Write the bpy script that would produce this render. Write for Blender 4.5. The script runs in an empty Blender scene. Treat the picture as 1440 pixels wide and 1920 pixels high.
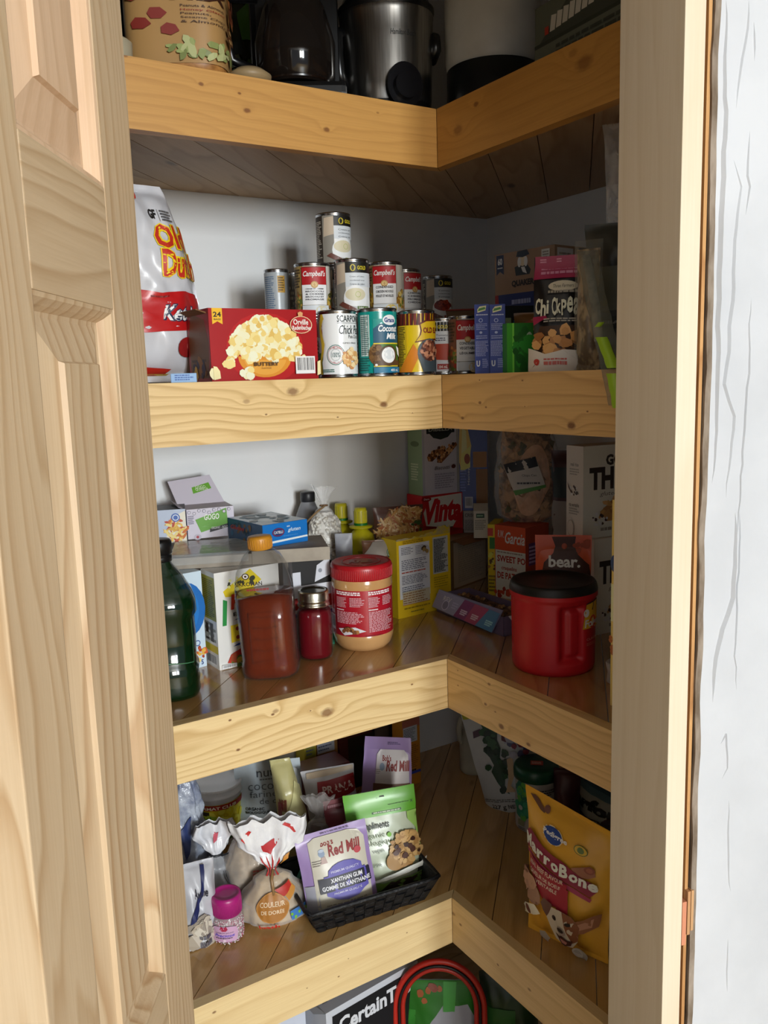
import bpy, bmesh, math, random
from mathutils import Vector, Matrix, noise
PI=math.pi; rad=math.radians
SC=bpy.context.scene; COL=SC.collection
# ---------------------------------------------------------------- camera (eye 1.5 m above the floor)
EYE=Vector((0,0,1.5)); FPX=1584.518
YAW,PITCH,ROLL=0.5578370,0.1569814,-0.0307946
_f=Vector((math.sin(YAW)*math.cos(PITCH),math.cos(YAW)*math.cos(PITCH),-math.sin(PITCH)))
_r=Vector((math.cos(YAW),-math.sin(YAW),0)); _u=_r.cross(_f)
R_=_r*math.cos(ROLL)+_u*math.sin(ROLL); U_=-_r*math.sin(ROLL)+_u*math.cos(ROLL)
cd=bpy.data.cameras.new('camera'); cam=bpy.data.objects.new('camera',cd); COL.objects.link(cam)
m=Matrix.Identity(4)
for i in range(3): m[i][0]=R_[i]; m[i][1]=U_[i]; m[i][2]=-_f[i]; m[i][3]=EYE[i]
cam.matrix_world=m; cd.sensor_fit='VERTICAL'; cd.sensor_height=36; cd.lens=FPX/1920*36; cd.clip_start=0.02
SC.camera=cam
# ---------------------------------------------------------------- light: daylight from the room's window behind the camera
SC.view_settings.view_transform='Standard'; SC.view_settings.look='None'
SC.view_settings.exposure=-0.06; SC.view_settings.gamma=1; SC.view_settings.use_curve_mapping=False
w=bpy.data.worlds.new('world'); SC.world=w; w.use_nodes=True
w.node_tree.nodes['Background'].inputs[0].default_value=(0.78,0.88,1.0,1); w.node_tree.nodes['Background'].inputs[1].default_value=0.58
def area(name,loc,target,sx,sy,power,col):
    l=bpy.data.lights.new(name,'AREA'); l.shape='RECTANGLE'; l.size=sx; l.size_y=sy; l.energy=power; l.color=col
    o=bpy.data.objects.new(name,l); COL.objects.link(o); o.location=loc
    o.rotation_euler=(Vector(target)-Vector(loc)).to_track_quat('-Z','Y').to_euler(); return o
area('window_light',(-0.12,-5.6,1.72),(0.6,1.2,1.35),0.50,1.15,215,(0.88,0.95,1.0))
area('window_light',(-0.86,-5.6,1.72),(0.6,1.2,1.35),0.62,1.15,150,(1.0,0.97,0.90))
# ---------------------------------------------------------------- pixel <-> place
X0,Y0=0.8394675,1.1518723
S1,S2,S3,S4=1.9185,1.5025,1.0113,0.5541
ZT=[S1,S2,S3,S4]; ZB=[1.8298,1.4145,0.9212,0.4638]
def ray(px,py): return (_f*FPX+R_*(px-720)-U_*(py-960)).normalized()
def gz(px,py,z): r=ray(px,py); return EYE+r*((z-1.5)/r.z)
def gy(px,py,Y): r=ray(px,py); return r*((Y0+Y)/r.y)+EYE
def gx(px,py,X): r=ray(px,py); return r*((X0+X)/r.x)+EYE
def hz(px,py,p):
    r=ray(px,py); return 1.5+r.z*math.hypot(p[0],p[1])/math.hypot(r.x,r.y)
def mpx(n,p): return n*((Vector((p[0],p[1],p[2] if len(p)>2 else 1.4))-EYE).dot(_f))/FPX
def face(p,extra=0): return math.atan2(-p[0],p[1])+rad(extra)
def TM(p,rz=0,rx=0,ry=0,z=None):
    return Matrix.Translation((p[0],p[1],p[2] if z is None else z))@Matrix.Rotation(rz,4,'Z')@Matrix.Rotation(rx,4,'X')@Matrix.Rotation(ry,4,'Y')
# ---------------------------------------------------------------- materials
def lin(c): return c/12.92 if c<=0.04045 else ((c+0.055)/1.055)**2.4
LIFT=1.0
def rgb(h): h=h.lstrip('#'); return tuple(min(lin(int(h[i:i+2],16)/255)*LIFT,.85) for i in (0,2,4))+(1,)
_M={}
def mat(spec):
    """'hex' or 'hex,rough' or 'hex,rough,metal' or 'hex,rough,metal,alpha'"""
    if not isinstance(spec,str): return spec
    if (spec,LIFT) in _M: return _M[(spec,LIFT)]
    a=spec.split(','); m=bpy.data.materials.new('paint_'+a[0].strip('#')); m.use_nodes=True; b=m.node_tree.nodes['Principled BSDF']
    b.inputs['Base Color'].default_value=rgb(a[0]); b.inputs['Roughness'].default_value=float(a[1]) if len(a)>1 else 0.5
    if len(a)>2: b.inputs['Metallic'].default_value=float(a[2])
    if len(a)>3: b.inputs['Alpha'].default_value=float(a[3])
    if len(a)>4: b.inputs['Transmission Weight'].default_value=float(a[4])
    _M[(spec,LIFT)]=m; return m
class NT:
    def __init__(s,name):
        s.m=bpy.data.materials.new(name); s.m.use_nodes=True; s.t=s.m.node_tree; s.b=s.t.nodes['Principled BSDF']
    def n(s,typ,ins=None,**k):
        x=s.t.nodes.new(typ)
        for a,v in k.items(): setattr(x,a,v)
        for a,v in (ins or {}).items():
            if isinstance(v,bpy.types.NodeSocket): s.t.links.new(v,x.inputs[a])
            else: x.inputs[a].default_value=v
        return x
    def math(s,op,a,b=0.0,c=0.0,clamp=False):
        x=s.n('ShaderNodeMath',{0:a,1:b,2:c},operation=op); x.use_clamp=clamp; return x.outputs[0]
    def mix(s,f,a,b,mode='MIX'):
        x=s.n('ShaderNodeMix',data_type='RGBA',blend_type=mode)
        for i,v in ((0,f),(6,a),(7,b)):
            if isinstance(v,bpy.types.NodeSocket): s.t.links.new(v,x.inputs[i])
            else: x.inputs[i].default_value=v
        return x.outputs[2]
    def noise(s,vec,scale,detail=3,rough=.5):
        return s.n('ShaderNodeTexNoise',{'Vector':vec,'Scale':scale,'Detail':detail,'Roughness':rough}).outputs[0]
    def vscale(s,vec,xyz,add=(0,0,0)):
        return s.n('ShaderNodeVectorMath',{0:vec,1:xyz,2:add},operation='MULTIPLY_ADD').outputs[0]
    def ramp(s,f,stops):
        r=s.n('ShaderNodeValToRGB',{0:f}); e=r.color_ramp.elements
        while len(e)<len(stops): e.new(0.5)
        for x,(p,c) in zip(e,stops): x.position=p; x.color=c if len(c)==4 else (*c,1)
        return r.outputs[0]
def pine(name,axis='X',light='e3c590',dark='b98648',freq=55,warp=.055,knots=(),rough=.45,seed=0,island=False,coat=0,lines=.75,cross='Z'):
    """board wood: grain runs along `axis`, rings bend round each knot (x, z, radius, darkness)"""
    t=NT(name); tc=t.n('ShaderNodeTexCoord').outputs['Object']
    sp=t.n('ShaderNodeSeparateXYZ',{0:tc}); A=sp.outputs[axis]; oth=[k for k in 'XYZ' if k!=axis]
    Cc=sp.outputs[cross]; Dd=sp.outputs[[k for k in oth if k!=cross][0]]
    if island:
        rnd=t.n('ShaderNodeNewGeometry').outputs['Random Per Island']
        A2=t.math('ADD',A,t.math('MULTIPLY',rnd,37.0))
    else: rnd=None; A2=A
    v=t.n('ShaderNodeCombineXYZ',{0:A2,1:Cc,2:Dd}).outputs[0]
    n1=t.noise(t.vscale(v,(1.6,7,7),(seed*3.1,seed,0)),1.0,3,.45)
    c=t.math('ADD',Cc,t.math('MULTIPLY',Dd,.35)); c=t.math('ADD',c,t.math('MULTIPLY',n1,warp*4))
    kd=None
    for (kx,kz,kr,kk) in knots:
        dx=t.math('MULTIPLY',t.math('SUBTRACT',A,kx),.62); dz=t.math('SUBTRACT',Cc,kz)
        d2=t.math('ADD',t.math('MULTIPLY',dx,dx),t.math('MULTIPLY',dz,dz))
        g=t.math('EXPONENT',t.math('MULTIPLY',d2,-1/(2.2*kr)**2))
        c=t.math('ADD',c,t.math('MULTIPLY',g,kr*2.4))
        dist=t.math('SQRT',d2)
        mk=t.math('MULTIPLY',t.n('ShaderNodeMapRange',{0:t.math('ADD',dist,t.math('MULTIPLY',t.noise(v,160,2),kr*.5)),1:kr*.75,2:kr*1.3,3:1.0,4:0.0}).outputs[0],kk)
        kd=mk if kd is None else t.math('MAXIMUM',kd,mk)
    ring=t.math('FRACT',t.math('MULTIPLY',c,freq))
    rl=t.ramp(ring,[(0,(0,0,0)),(.55,(.25,.25,.25)),(.86,(1,1,1)),(1,(0,0,0))])
    big=t.noise(t.vscale(v,(2.5,14,14),(seed,0,seed)),1.0,2)
    fib=t.noise(t.vscale(v,(9,420,420)),1.0,2,.6)
    amt=t.math('MULTIPLY',t.math('MULTIPLY',rl,lines),t.math('ADD',big,.25),clamp=True)
    col=t.mix(amt,rgb(light),rgb(dark))
    col=t.mix(t.math('MULTIPLY',t.math('SUBTRACT',fib,.35),.55,clamp=True),col,rgb(dark))
    if island:
        col=t.mix(t.math('MULTIPLY',rnd,.35),col,rgb(dark))
        sk=t.n('ShaderNodeTexVoronoi',{'Vector':t.vscale(v,(4.2,11,11),(seed,0,0)),'Scale':1.0}).outputs[0]
        col=t.mix(t.n('ShaderNodeMapRange',{0:sk,1:.05,2:.11,3:.75,4:0.0}).outputs[0],col,rgb('4a2c14'))
    if kd is not None: col=t.mix(kd,col,rgb('6a3a18'))
    t.t.links.new(col,t.b.inputs['Base Color']); t.b.inputs['Roughness'].default_value=rough
    if coat: t.b.inputs['Coat Weight'].default_value=coat; t.b.inputs['Coat Roughness'].default_value=.12
    bp=t.n('ShaderNodeBump',{'Strength':.12,'Distance':.0006,'Height':fib}); t.t.links.new(bp.outputs[0],t.b.inputs['Normal'])
    return t.m
def mottle(name,c1,c2,scale=12,stretch=(1,1,1),rough=.7,bump=0,bscale=60,detail=4,bdist=.001,metal=0,alpha=1,lo=.35,hi=.65):
    t=NT(name); tc=t.n('ShaderNodeTexCoord').outputs['Object']; v=t.vscale(tc,stretch)
    n=t.noise(v,scale,detail,.55); col=t.ramp(n,[(lo,rgb(c1)),(hi,rgb(c2))])
    t.t.links.new(col,t.b.inputs['Base Color']); t.b.inputs['Roughness'].default_value=rough; t.b.inputs['Metallic'].default_value=metal; t.b.inputs['Alpha'].default_value=alpha
    if bump:
        bp=t.n('ShaderNodeBump',{'Strength':bump,'Distance':bdist,'Height':t.noise(v,bscale,4)}); t.t.links.new(bp.outputs[0],t.b.inputs['Normal'])
    return t.m
def film(name,c='ffffff',alpha=.22,rough=.12,crinkle=.5,scale=45,milky=0.0):
    """thin clear plastic: mostly lets light through, catches highlights on its creases"""
    t=NT(name); tc=t.n('ShaderNodeTexCoord').outputs['Object']
    t.b.inputs['Base Color'].default_value=rgb(c); t.b.inputs['Roughness'].default_value=rough; t.b.inputs['Specular IOR Level'].default_value=.9
    n=t.noise(tc,scale,4,.6); bp=t.n('ShaderNodeBump',{'Strength':crinkle,'Distance':.004,'Height':n}); t.t.links.new(bp.outputs[0],t.b.inputs['Normal'])
    fr=t.n('ShaderNodeLayerWeight',{'Blend':.35}).outputs['Facing']
    a=t.math('ADD',t.math('MULTIPLY',fr,.55),alpha,clamp=True); a=t.math('ADD',a,t.math('MULTIPLY',n,milky),clamp=True)
    t.t.links.new(a,t.b.inputs['Alpha']); return t.m
# ---------------------------------------------------------------- mesh builder
class MB:
    def __init__(s): s.V=[];s.F=[];s.I=[];s.S=[];s.M=[]
    def mi(s,m):
        m=mat(m)
        if m not in s.M: s.M.append(m)
        return s.M.index(m)
    def add(s,vs,fs,m,smooth=False):
        o=len(s.V); s.V+= [tuple(v) for v in vs]; k=s.mi(m)
        for f in fs: s.F.append([i+o for i in f]); s.I.append(k); s.S.append(smooth)
        return s
    def box(s,x0,y0,z0,x1,y1,z1,m,b=0):
        if b:
            bm=bmesh.new(); bmesh.ops.create_cube(bm,size=1)
            for v in bm.verts: v.co=Vector(((x0+x1)/2+v.co.x*(x1-x0),(y0+y1)/2+v.co.y*(y1-y0),(z0+z1)/2+v.co.z*(z1-z0)))
            bmesh.ops.bevel(bm,geom=bm.edges[:],offset=b,segments=2,affect='EDGES',profile=.6); return s.bm(bm,m)
        c=[(x,y,z) for z in (z0,z1) for y in (y0,y1) for x in (x0,x1)]
        return s.add(c,[(0,2,3,1),(4,5,7,6),(0,1,5,4),(2,6,7,3),(0,4,6,2),(1,3,7,5)],m)
    def bm(s,bm,m,smooth=False):
        bm.verts.index_update(); s.add([v.co for v in bm.verts],[[v.index for v in f.verts] for f in bm.faces],m,smooth); bm.free(); return s
    def lathe(s,prof,m,n=48,cx=0,cy=0,cap=True,sq=None,sy=1,smooth=True):
        """profile [(r,z)..]; sq = superellipse power for squarish sections"""
        vs=[];fs=[]
        for r,z in prof:
            for i in range(n):
                a=2*PI*i/n; ca,sa=math.cos(a),math.sin(a); k=1
                if sq: k=(abs(ca)**sq+abs(sa)**sq)**(-1/sq)
                vs.append((cx+r*ca*k,cy+r*sa*k*sy,z))
        for j in range(len(prof)-1):
            for i in range(n): fs.append((j*n+i,j*n+(i+1)%n,(j+1)*n+(i+1)%n,(j+1)*n+i))
        s.add(vs,fs,m,smooth)
        if cap:
            for j,rev in ((0,True),(len(prof)-1,False)):
                if prof[j][0]>1e-5:
                    ring=vs[j*n:(j+1)*n]; s.add(ring,[list(range(n))[::-1] if rev else list(range(n))],m,False)
        return s
    def tube(s,pts,r,m,n=10,closed=False):
        pts=[Vector(p) for p in pts]; vs=[];fs=[]; N=len(pts); up=Vector((0,0,1)); pa=None
        for i,p in enumerate(pts):
            t=(pts[(i+1)%N]-pts[i-1]) if closed else (pts[min(i+1,N-1)]-pts[max(i-1,0)])
            t.normalize(); a=(pa-t*pa.dot(t)) if pa else t.cross(up)
            if a.length<1e-4: a=t.cross(Vector((1,0,0)))
            a.normalize(); pa=a; b=t.cross(a); rr=r[i] if isinstance(r,(list,tuple)) else r
            for k in range(n): an=2*PI*k/n; vs.append(p+a*rr*math.cos(an)+b*rr*math.sin(an))
        for i in range(N if closed else N-1):
            j=(i+1)%N
            for k in range(n): fs.append((i*n+k,i*n+(k+1)%n,j*n+(k+1)%n,j*n+k))
        if not closed: fs+= [list(range(n))[::-1],[(N-1)*n+k for k in range(n)]]
        return s.add(vs,fs,m,True)
    def prism(s,poly,z0,z1,m,plane='XY',smooth=False):
        n=len(poly)
        f={'XY':lambda a,b,c:(a,b,c),'XZ':lambda a,b,c:(a,c,b),'YZ':lambda a,b,c:(c,a,b)}[plane]
        vs=[f(a,b,z0) for a,b in poly]+[f(a,b,z1) for a,b in poly]
        return s.add(vs,[list(range(n))[::-1],list(range(n,2*n))]+[(i,(i+1)%n,n+(i+1)%n,n+i) for i in range(n)],m,smooth)
    def grid(s,fn,nu,nv,m,smooth=True,closed=False):
        vs=[fn(i/nu,j/nv) for j in range(nv+1) for i in range(nu+1)]
        return s.add(vs,[(j*(nu+1)+i,j*(nu+1)+i+1,(j+1)*(nu+1)+i+1,(j+1)*(nu+1)+i) for j in range(nv) for i in range(nu)],m,smooth)
    def build(s,name,parent=None,T=None,**tags):
        me=bpy.data.meshes.new(name); me.from_pydata(s.V,[],s.F)
        for m in s.M: me.materials.append(m)
        me.polygons.foreach_set('material_index',s.I); me.polygons.foreach_set('use_smooth',s.S); me.update()
        o=bpy.data.objects.new(name,me); COL.objects.link(o)
        if parent: o.parent=parent
        if T is not None: o.matrix_world=T if not parent else parent.matrix_world@T
        for k,v in tags.items(): o[k]=v
        return o
def thing(name,label,cat,T,group=None):
    o=bpy.data.objects.new(name,None); COL.objects.link(o); o.empty_display_size=.02; o.matrix_world=T
    o['label']=label; o['category']=cat
    if group: o['group']=group
    return o
def tag(o,label,cat,group=None):
    o['label']=label; o['category']=cat
    if group: o['group']=group
    return o
# ---------------------------------------------------------------- printed surfaces: P(a,b,h), a and b run 0..1
class Flat:
    step=None
    def __init__(s,O,U,V,N): s.O,s.U,s.V,s.N=Vector(O),Vector(U),Vector(V),Vector(N); s.w=s.U.length; s.h=s.V.length
    def P(s,a,b,h): return s.O+s.U*a+s.V*b+s.N*h
def fr(w,d,h,z=0): return Flat((-w/2,-d/2,z),(w,0,0),(0,0,h),(0,-1,0))     # front face of a carton
def lf(w,d,h,z=0): return Flat((-w/2,d/2,z),(0,-d,0),(0,0,h),(-1,0,0))     # left side
def rt(w,d,h,z=0): return Flat((w/2,-d/2,z),(0,d,0),(0,0,h),(1,0,0))
def tp(w,d,h): return Flat((-w/2,-d/2,h),(w,0,0),(0,d,0),(0,0,1))
class Round:
    def __init__(s,rf,z0,z1,a0=0,sq=None,sy=1):
        s.rf=rf if callable(rf) else (lambda z:rf); s.z0,s.z1,s.a0,s.sq,s.sy=z0,z1,rad(a0),sq,sy
        r=s.rf((z0+z1)/2); s.w=PI*r; s.h=z1-z0; s.step=r*.22
    def P(s,a,b,h):
        z=s.z0+(s.z1-s.z0)*b; an=(a-.5)*PI+s.a0; r=s.rf(z); sa,ca=math.sin(an),math.cos(an)
        k=1 if not s.sq else (abs(ca)**s.sq+abs(sa)**s.sq)**(-1/s.sq)
        return Vector(((r*k+h)*sa,-(r*k+h)*ca*s.sy,z))
class Wrap:
    """front (or back) sheet of a bag given by a function"""
    def __init__(s,fn,w,h,step=.012): s.fn,s.w,s.h,s.step=fn,w,h,step
    def P(s,a,b,h):
        p=s.fn(a,b); e=.01; du=s.fn(min(a+e,1),b)-s.fn(max(a-e,0),b); dv=s.fn(a,min(b+e,1))-s.fn(a,max(b-e,0)); n=du.cross(dv)
        if n.length>1e-12: n.normalize()
        return p+n*(h*1.6)
_TX={}
def textmesh(st,bold,shear):
    k=(st,bold,shear)
    if k in _TX: return _TX[k]
    c=bpy.data.curves.new('t','FONT'); c.body=st; c.offset=bold; c.shear=shear; c.resolution_u=2; c.size=1
    o=bpy.data.objects.new('t',c); COL.objects.link(o); dg=bpy.context.evaluated_depsgraph_get(); dg.update()
    me=bpy.data.meshes.new_from_object(o.evaluated_get(dg)); 
    bm=bmesh.new(); bm.from_mesh(me); bmesh.ops.triangulate(bm,faces=bm.faces[:]); bm.verts.index_update()
    vs=[(v.co.x,v.co.y) for v in bm.verts]; fs=[[v.index for v in f.verts] for f in bm.faces]; bm.free()
    bpy.data.objects.remove(o); bpy.data.meshes.remove(me); bpy.data.curves.remove(c)
    if vs:
        x0=min(v[0] for v in vs); x1=max(v[0] for v in vs); y0=min(v[1] for v in vs); y1=max(v[1] for v in vs)
        vs=[((x-x0)/max(x1-x0,1e-6),(y-y0)/max(y1-y0,1e-6)) for x,y in vs]
    _TX[k]=(vs,fs); return _TX[k]
class Ink:
    def __init__(s,mb,S,lift=.00025,inc=.00009): s.mb,s.S,s.h,s.inc=mb,S,lift,inc
    def _tri(s,vs,fs,m):
        S=s.S; s.h+=s.inc
        if S.step:
            for _ in range(3):
                L=max((math.hypot((vs[f[i]][0]-vs[f[i-1]][0])*S.w,(vs[f[i]][1]-vs[f[i-1]][1])*S.h) for f in fs for i in range(3)),default=0)
                if L<S.step*1.5: break
                vs=list(vs); nf=[]; mid={}
                def mp(i,j):
                    k=(min(i,j),max(i,j))
                    if k not in mid: mid[k]=len(vs); vs.append(((vs[i][0]+vs[j][0])/2,(vs[i][1]+vs[j][1])/2))
                    return mid[k]
                for a,b,c in fs:
                    if max(math.hypot((vs[p][0]-vs[q][0])*S.w,(vs[p][1]-vs[q][1])*S.h) for p,q in((a,b),(b,c),(c,a)))<S.step: nf.append((a,b,c)); continue
                    x,y,z=mp(a,b),mp(b,c),mp(c,a); nf+=[(a,x,z),(x,b,y),(z,y,c),(x,y,z)]
                fs=nf
        s.mb.add([S.P(a,b,s.h) for a,b in vs],fs,m,bool(S.step)); return s
    def r(s,a0,b0,a1,b1,m):
        S=s.S; s.h+=s.inc; nu=nv=1
        if S.step: nu=max(1,math.ceil((a1-a0)*S.w/S.step)); nv=max(1,math.ceil((b1-b0)*S.h/S.step))
        h=s.h; s.mb.grid(lambda u,v:S.P(a0+(a1-a0)*u,b0+(b1-b0)*v,h),nu,nv,m,bool(S.step)); return s
    def p(s,pts,m):
        bm=bmesh.new(); f=bm.faces.new([bm.verts.new((x,y,0)) for x,y in pts]); bmesh.ops.triangulate(bm,faces=[f]); bm.normal_update()
        bm.verts.index_update(); vs=[(v.co.x,v.co.y) for v in bm.verts]; fs=[]
        for f in bm.faces:
            i=[v.index for v in f.verts]
            a,b,c=[vs[k] for k in i]
            if (b[0]-a[0])*(c[1]-a[1])-(b[1]-a[1])*(c[0]-a[0])<0: i=i[::-1]
            fs.append(i)
        bm.free(); return s._tri(vs,fs,m)
    def e(s,cx,cy,rx,m,ry=None,n=20,a0=0,a1=360):
        """ellipse; rx in units of width, round in metres unless ry given"""
        ry=rx*s.S.w/s.S.h if ry is None else ry
        return s.p([(cx+rx*math.cos(rad(a0+(a1-a0)*i/(n-(a1-a0!=360)))),cy+ry*math.sin(rad(a0+(a1-a0)*i/(n-(a1-a0!=360))))) for i in range(n)],m)
    def t(s,st,a0,b0,a1,b1,m,bold=.015,shear=0,rot=0,arch=0):
        vs,fs=textmesh(st,bold,shear)
        if not fs: return s
        if rot: # text running up the face
            vs=[(a0+(a1-a0)*(1-y),b0+(b1-b0)*x) for x,y in vs] if rot==90 else [(a0+(a1-a0)*y,b1-(b1-b0)*x) for x,y in vs]
        else: vs=[(a0+(a1-a0)*x,b0+(b1-b0)*y+arch*(1-(2*x-1)**2)) for x,y in vs]
        return s._tri(vs,fs,m)
    def l(s,a0,b0,a1,b1,n,m,seed=1,fill=.55,ragged=.3):
        """small print: rows of word-length strokes"""
        rn=random.Random(seed); dh=(b1-b0)/n; s.h+=s.inc; vs=[];fs=[]
        for i in range(n):
            y=b1-dh*(i+.5); x=a0; end=a1-(a1-a0)*ragged*rn.random()
            while x<end:
                wd=min((a1-a0)*rn.uniform(.05,.16),end-x); k=len(vs)
                vs+=[(x,y-dh*fill/2),(x+wd,y-dh*fill/2),(x+wd,y+dh*fill/2),(x,y+dh*fill/2)]; fs+=[(k,k+1,k+2,k+3)]; x+=wd+(a1-a0)*.022
        s.mb.add([s.S.P(a,b,s.h) for a,b in vs],fs,m); return s
    def bar(s,a0,b0,a1,b1,seed=3,bg='f2f2f2',vert=False):
        s.r(a0,b0,a1,b1,bg); rn=random.Random(seed); s.h+=s.inc; x=.08; vs=[];fs=[]
        while x<.92:
            wd=rn.choice((.012,.02,.032)); k=len(vs)
            q=[(x,.2),(x+wd,.2),(x+wd,.92),(x,.92)]
            vs+=[(a0+(a1-a0)*u,b0+(b1-b0)*v) for u,v in q] if not vert else [(a0+(a1-a0)*v,b0+(b1-b0)*u) for u,v in q]; fs+=[(k,k+1,k+2,k+3) if not vert else (k,k+3,k+2,k+1)]; x+=wd+rn.choice((.012,.02,.03))
        s.mb.add([s.S.P(a,b,s.h) for a,b in vs],fs,'1a1a1a'); return s
    def b(s,a0,b0,a1,b1,n,size,cols,seed=5,inside=None,stretch=1):
        """printed food: many small irregular patches"""
        rn=random.Random(seed); W,H=s.S.w,s.S.h
        for k in range(n):
            for _ in range(8):
                x,y=rn.uniform(a0,a1),rn.uniform(b0,b1)
                ex,ey=(2*(x-a0)/(a1-a0)-1),(2*(y-b0)/(b1-b0)-1)
                if (inside(x,y) if inside else ex*ex+ey*ey<1): break
            sz=size*rn.uniform(.6,1.3); N=7; rt_=rn.uniform(0,PI); vs=[]
            for i in range(N):
                q=2*PI*i/N; rr=sz*rn.uniform(.7,1.1); dx,dy=rr*math.cos(q)*stretch,rr*math.sin(q)/stretch
                vs.append((x+(dx*math.cos(rt_)-dy*math.sin(rt_))/W,y+(dx*math.sin(rt_)+dy*math.cos(rt_))/H))
            h=s.h+s.inc*(1+12*k/max(n,24)); s.mb.add([s.S.P(a,b,h) for a,b in vs],[list(range(N))],rn.choice(cols))
        s.h+=s.inc*14; return s
# ================================================================ the room: closet walls, wall beside the door, door, jamb
wallm=mottle('painted_drywall','e6e9ea','f2f4f4',3,(1,1,.35),.55,.25,30)
plaster=mottle('joint_compound_wall','bbbec3','c8cbd0',5,(1,1,1),.6,.5,26,5,.0015)
D=.535
def wall(name,x0,y0,x1,y1,z0=0,z1=2.45,m=None):
    mb=MB(); mb.box(x0,y0,z0,x1,y1,z1,m or wallm); return mb.build(name,kind='structure')
wall('wall_back',-.55,Y0+D,X0+D+.1,Y0+D+.1)
wall('wall_right',X0+D,.47,X0+D+.1,Y0+D)
wall('wall_left',-.55,.93,-.45,Y0+D)
wall('ceiling',-.55,.35,X0+D+.1,Y0+D+.1,2.45,2.55)
flm=pine('floor_boards','X','cfb48a','a5844f',40,.05,rough=.4,island=True)
mb=MB()
for i in range(56):
    y=-5.4+i*.13; mb.box(-2,y,-.02,2.6,y+.128,0,flm)
mb.build('floor',kind='structure')
wall('ceiling',-2.6,-5.9,2.6,.35,2.45,2.55)  # unseen room ceiling, added to hold back sky light from above
# wall with the doorway: runs along WD, faces the room along NW
WD=Vector((.9659,-.2588,0)); NW=Vector((-.2588,-.9659,0)); BJ=Vector((.72,.573,0)); IN=-NW
FR=Matrix(((WD.x,IN.x,0,BJ.x),(WD.y,IN.y,0,BJ.y),(0,0,1,0),(0,0,0,1)))   # local x along wall, y into the closet
rn=random.Random(4)
mb=MB()
# plastered drywall whose cut edge wanders
edge=[(.033+.0035*(noise.noise(Vector((0,0,z*3)))+.6*noise.noise(Vector((5,0,z*17)))) +max(0,(1.2-z))*.004,z) for z in [i*.02 for i in range(0,123)]]
vs=[];fs=[]
for i,(x,z) in enumerate(edge): vs+=[(x,0,z),(1.35,0,z),(1.35,.012,z),(x-.002,.012,z)]
for i in range(len(edge)-1):
    a=4*i; fs+=[(a,a+1,a+5,a+4),(a+1,a+2,a+6,a+5),(a+2,a+3,a+7,a+6)]
mb.add(vs,fs,plaster,False)
core=mottle('gypsum_edge','6b5c4c','9a8d7f',60,(1,1,.3),.9,.5,200)
vs=[];fs=[]
for i,(x,z) in enumerate(edge): vs+=[(x-.006-.0015*noise.noise(Vector((2,2,z*25))),.001,z),(x,.0,z),(x-.006,.0125,z)]
for i in range(len(edge)-1):
    a=3*i; fs+=[(a,a+1,a+4,a+3),(a+2,a,a+3,a+5)]
mb.add(vs,fs,core,False)
# ridges and cracks of dried compound on the wall
def ridge(pts,wd,hh):
    P=[]
    for (x0,z0),(x1,z1) in zip(pts,pts[1:]):
        n=max(2,int(abs(z1-z0)/.012))
        for i in range(n):
            t=i/n; z=z0+(z1-z0)*t; P.append((x0+(x1-x0)*t+.0022*noise.noise(Vector((x0*9,7,z*40)))+.0012*noise.noise(Vector((x0*9,1,z*110))),z))
    vs=[];fs=[]
    for i,(x,z) in enumerate(P):
        k=math.sin(PI*i/(len(P)-1))**.5 if 0<i<len(P)-1 else .02
        vs+=[(x-wd*1.3*k,.0003,z),(x+wd*.2*k,-hh*1.9*k,z),(x+wd*.45*k,.0004,z)]
    for i in range(len(P)-1):
        a=3*i; fs+=[(a,a+1,a+4,a+3),(a+1,a+2,a+5,a+4)]
    mb.add(vs,fs,plaster,False)
def wp(px,py):
    r=ray(px,py); t=(BJ.dot(NW))/(Vector((r.x,r.y,0)).dot(NW)); q=EYE+r*t; return ((q-BJ).dot(WD),q.z)
for pl,wd,hh in (([(1362,0),(1358,260),(1352,380),(1348,560),(1344,760),(1335,930)],.0022,.0022),([(1405,0),(1398,80),(1384,170),(1372,240)],.0012,.001),([(1412,40),(1418,140)],.0008,.0008),
    ([(1405,245),(1400,330),(1404,350),(1396,430)],.001,.001),([(1375,300),(1388,350),(1378,450),(1376,540),(1366,660),(1358,720),(1376,780),(1366,880),(1358,960)],.0018,.0014),
    ([(1408,560),(1404,700),(1396,780),(1390,870),(1386,960),(1378,1030)],.001,.001),([(1380,960),(1376,1060),(1374,1120),(1352,1180),(1346,1210),(1338,1260),(1340,1290),(1330,1345)],.0022,.002),
    ([(1388,960),(1380,1140),(1378,1230),(1383,1315)],.0009,.0009),([(1352,1395),(1362,1375),(1364,1440),(1345,1480)],.0009,.0009),([(1366,1500),(1364,1620),(1370,1690)],.0009,.0008),([(1364,1760),(1362,1880)],.0008,.0007)):
    ridge([wp(*q) for q in pl],wd,hh)
wr=mb.build('wall_front_right',kind='structure',T=FR)
mb=MB(); mb.box(.034,.0126,0,1.35,.11,2.45,wallm); mb.box(-1.5,0,0,-.60,.11,2.45,wallm); mb.box(-.60,0,2.07,.034,.11,2.45,wallm)
mb.build('wall_front',kind='structure',T=FR)
studm=pine('stud_wood','Z','c99a62','96602f',60,.05,rough=.7,seed=3,cross='Y')
darkst=pine('stud_wood_old','Z','8a5f3c','6b4426',60,.05,rough=.8,seed=5,cross='X')
mb=MB(); mb.box(.0165,.010,0,.0222,.10,2.06,darkst); mb.box(.0222,.004,0,.0262,.10,2.06,studm); mb.box(.0262,.014,0,.034,.10,2.06,darkst)
sh=wp(1285,1690)[1]; sh2=wp(1285,1770)[1]
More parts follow.
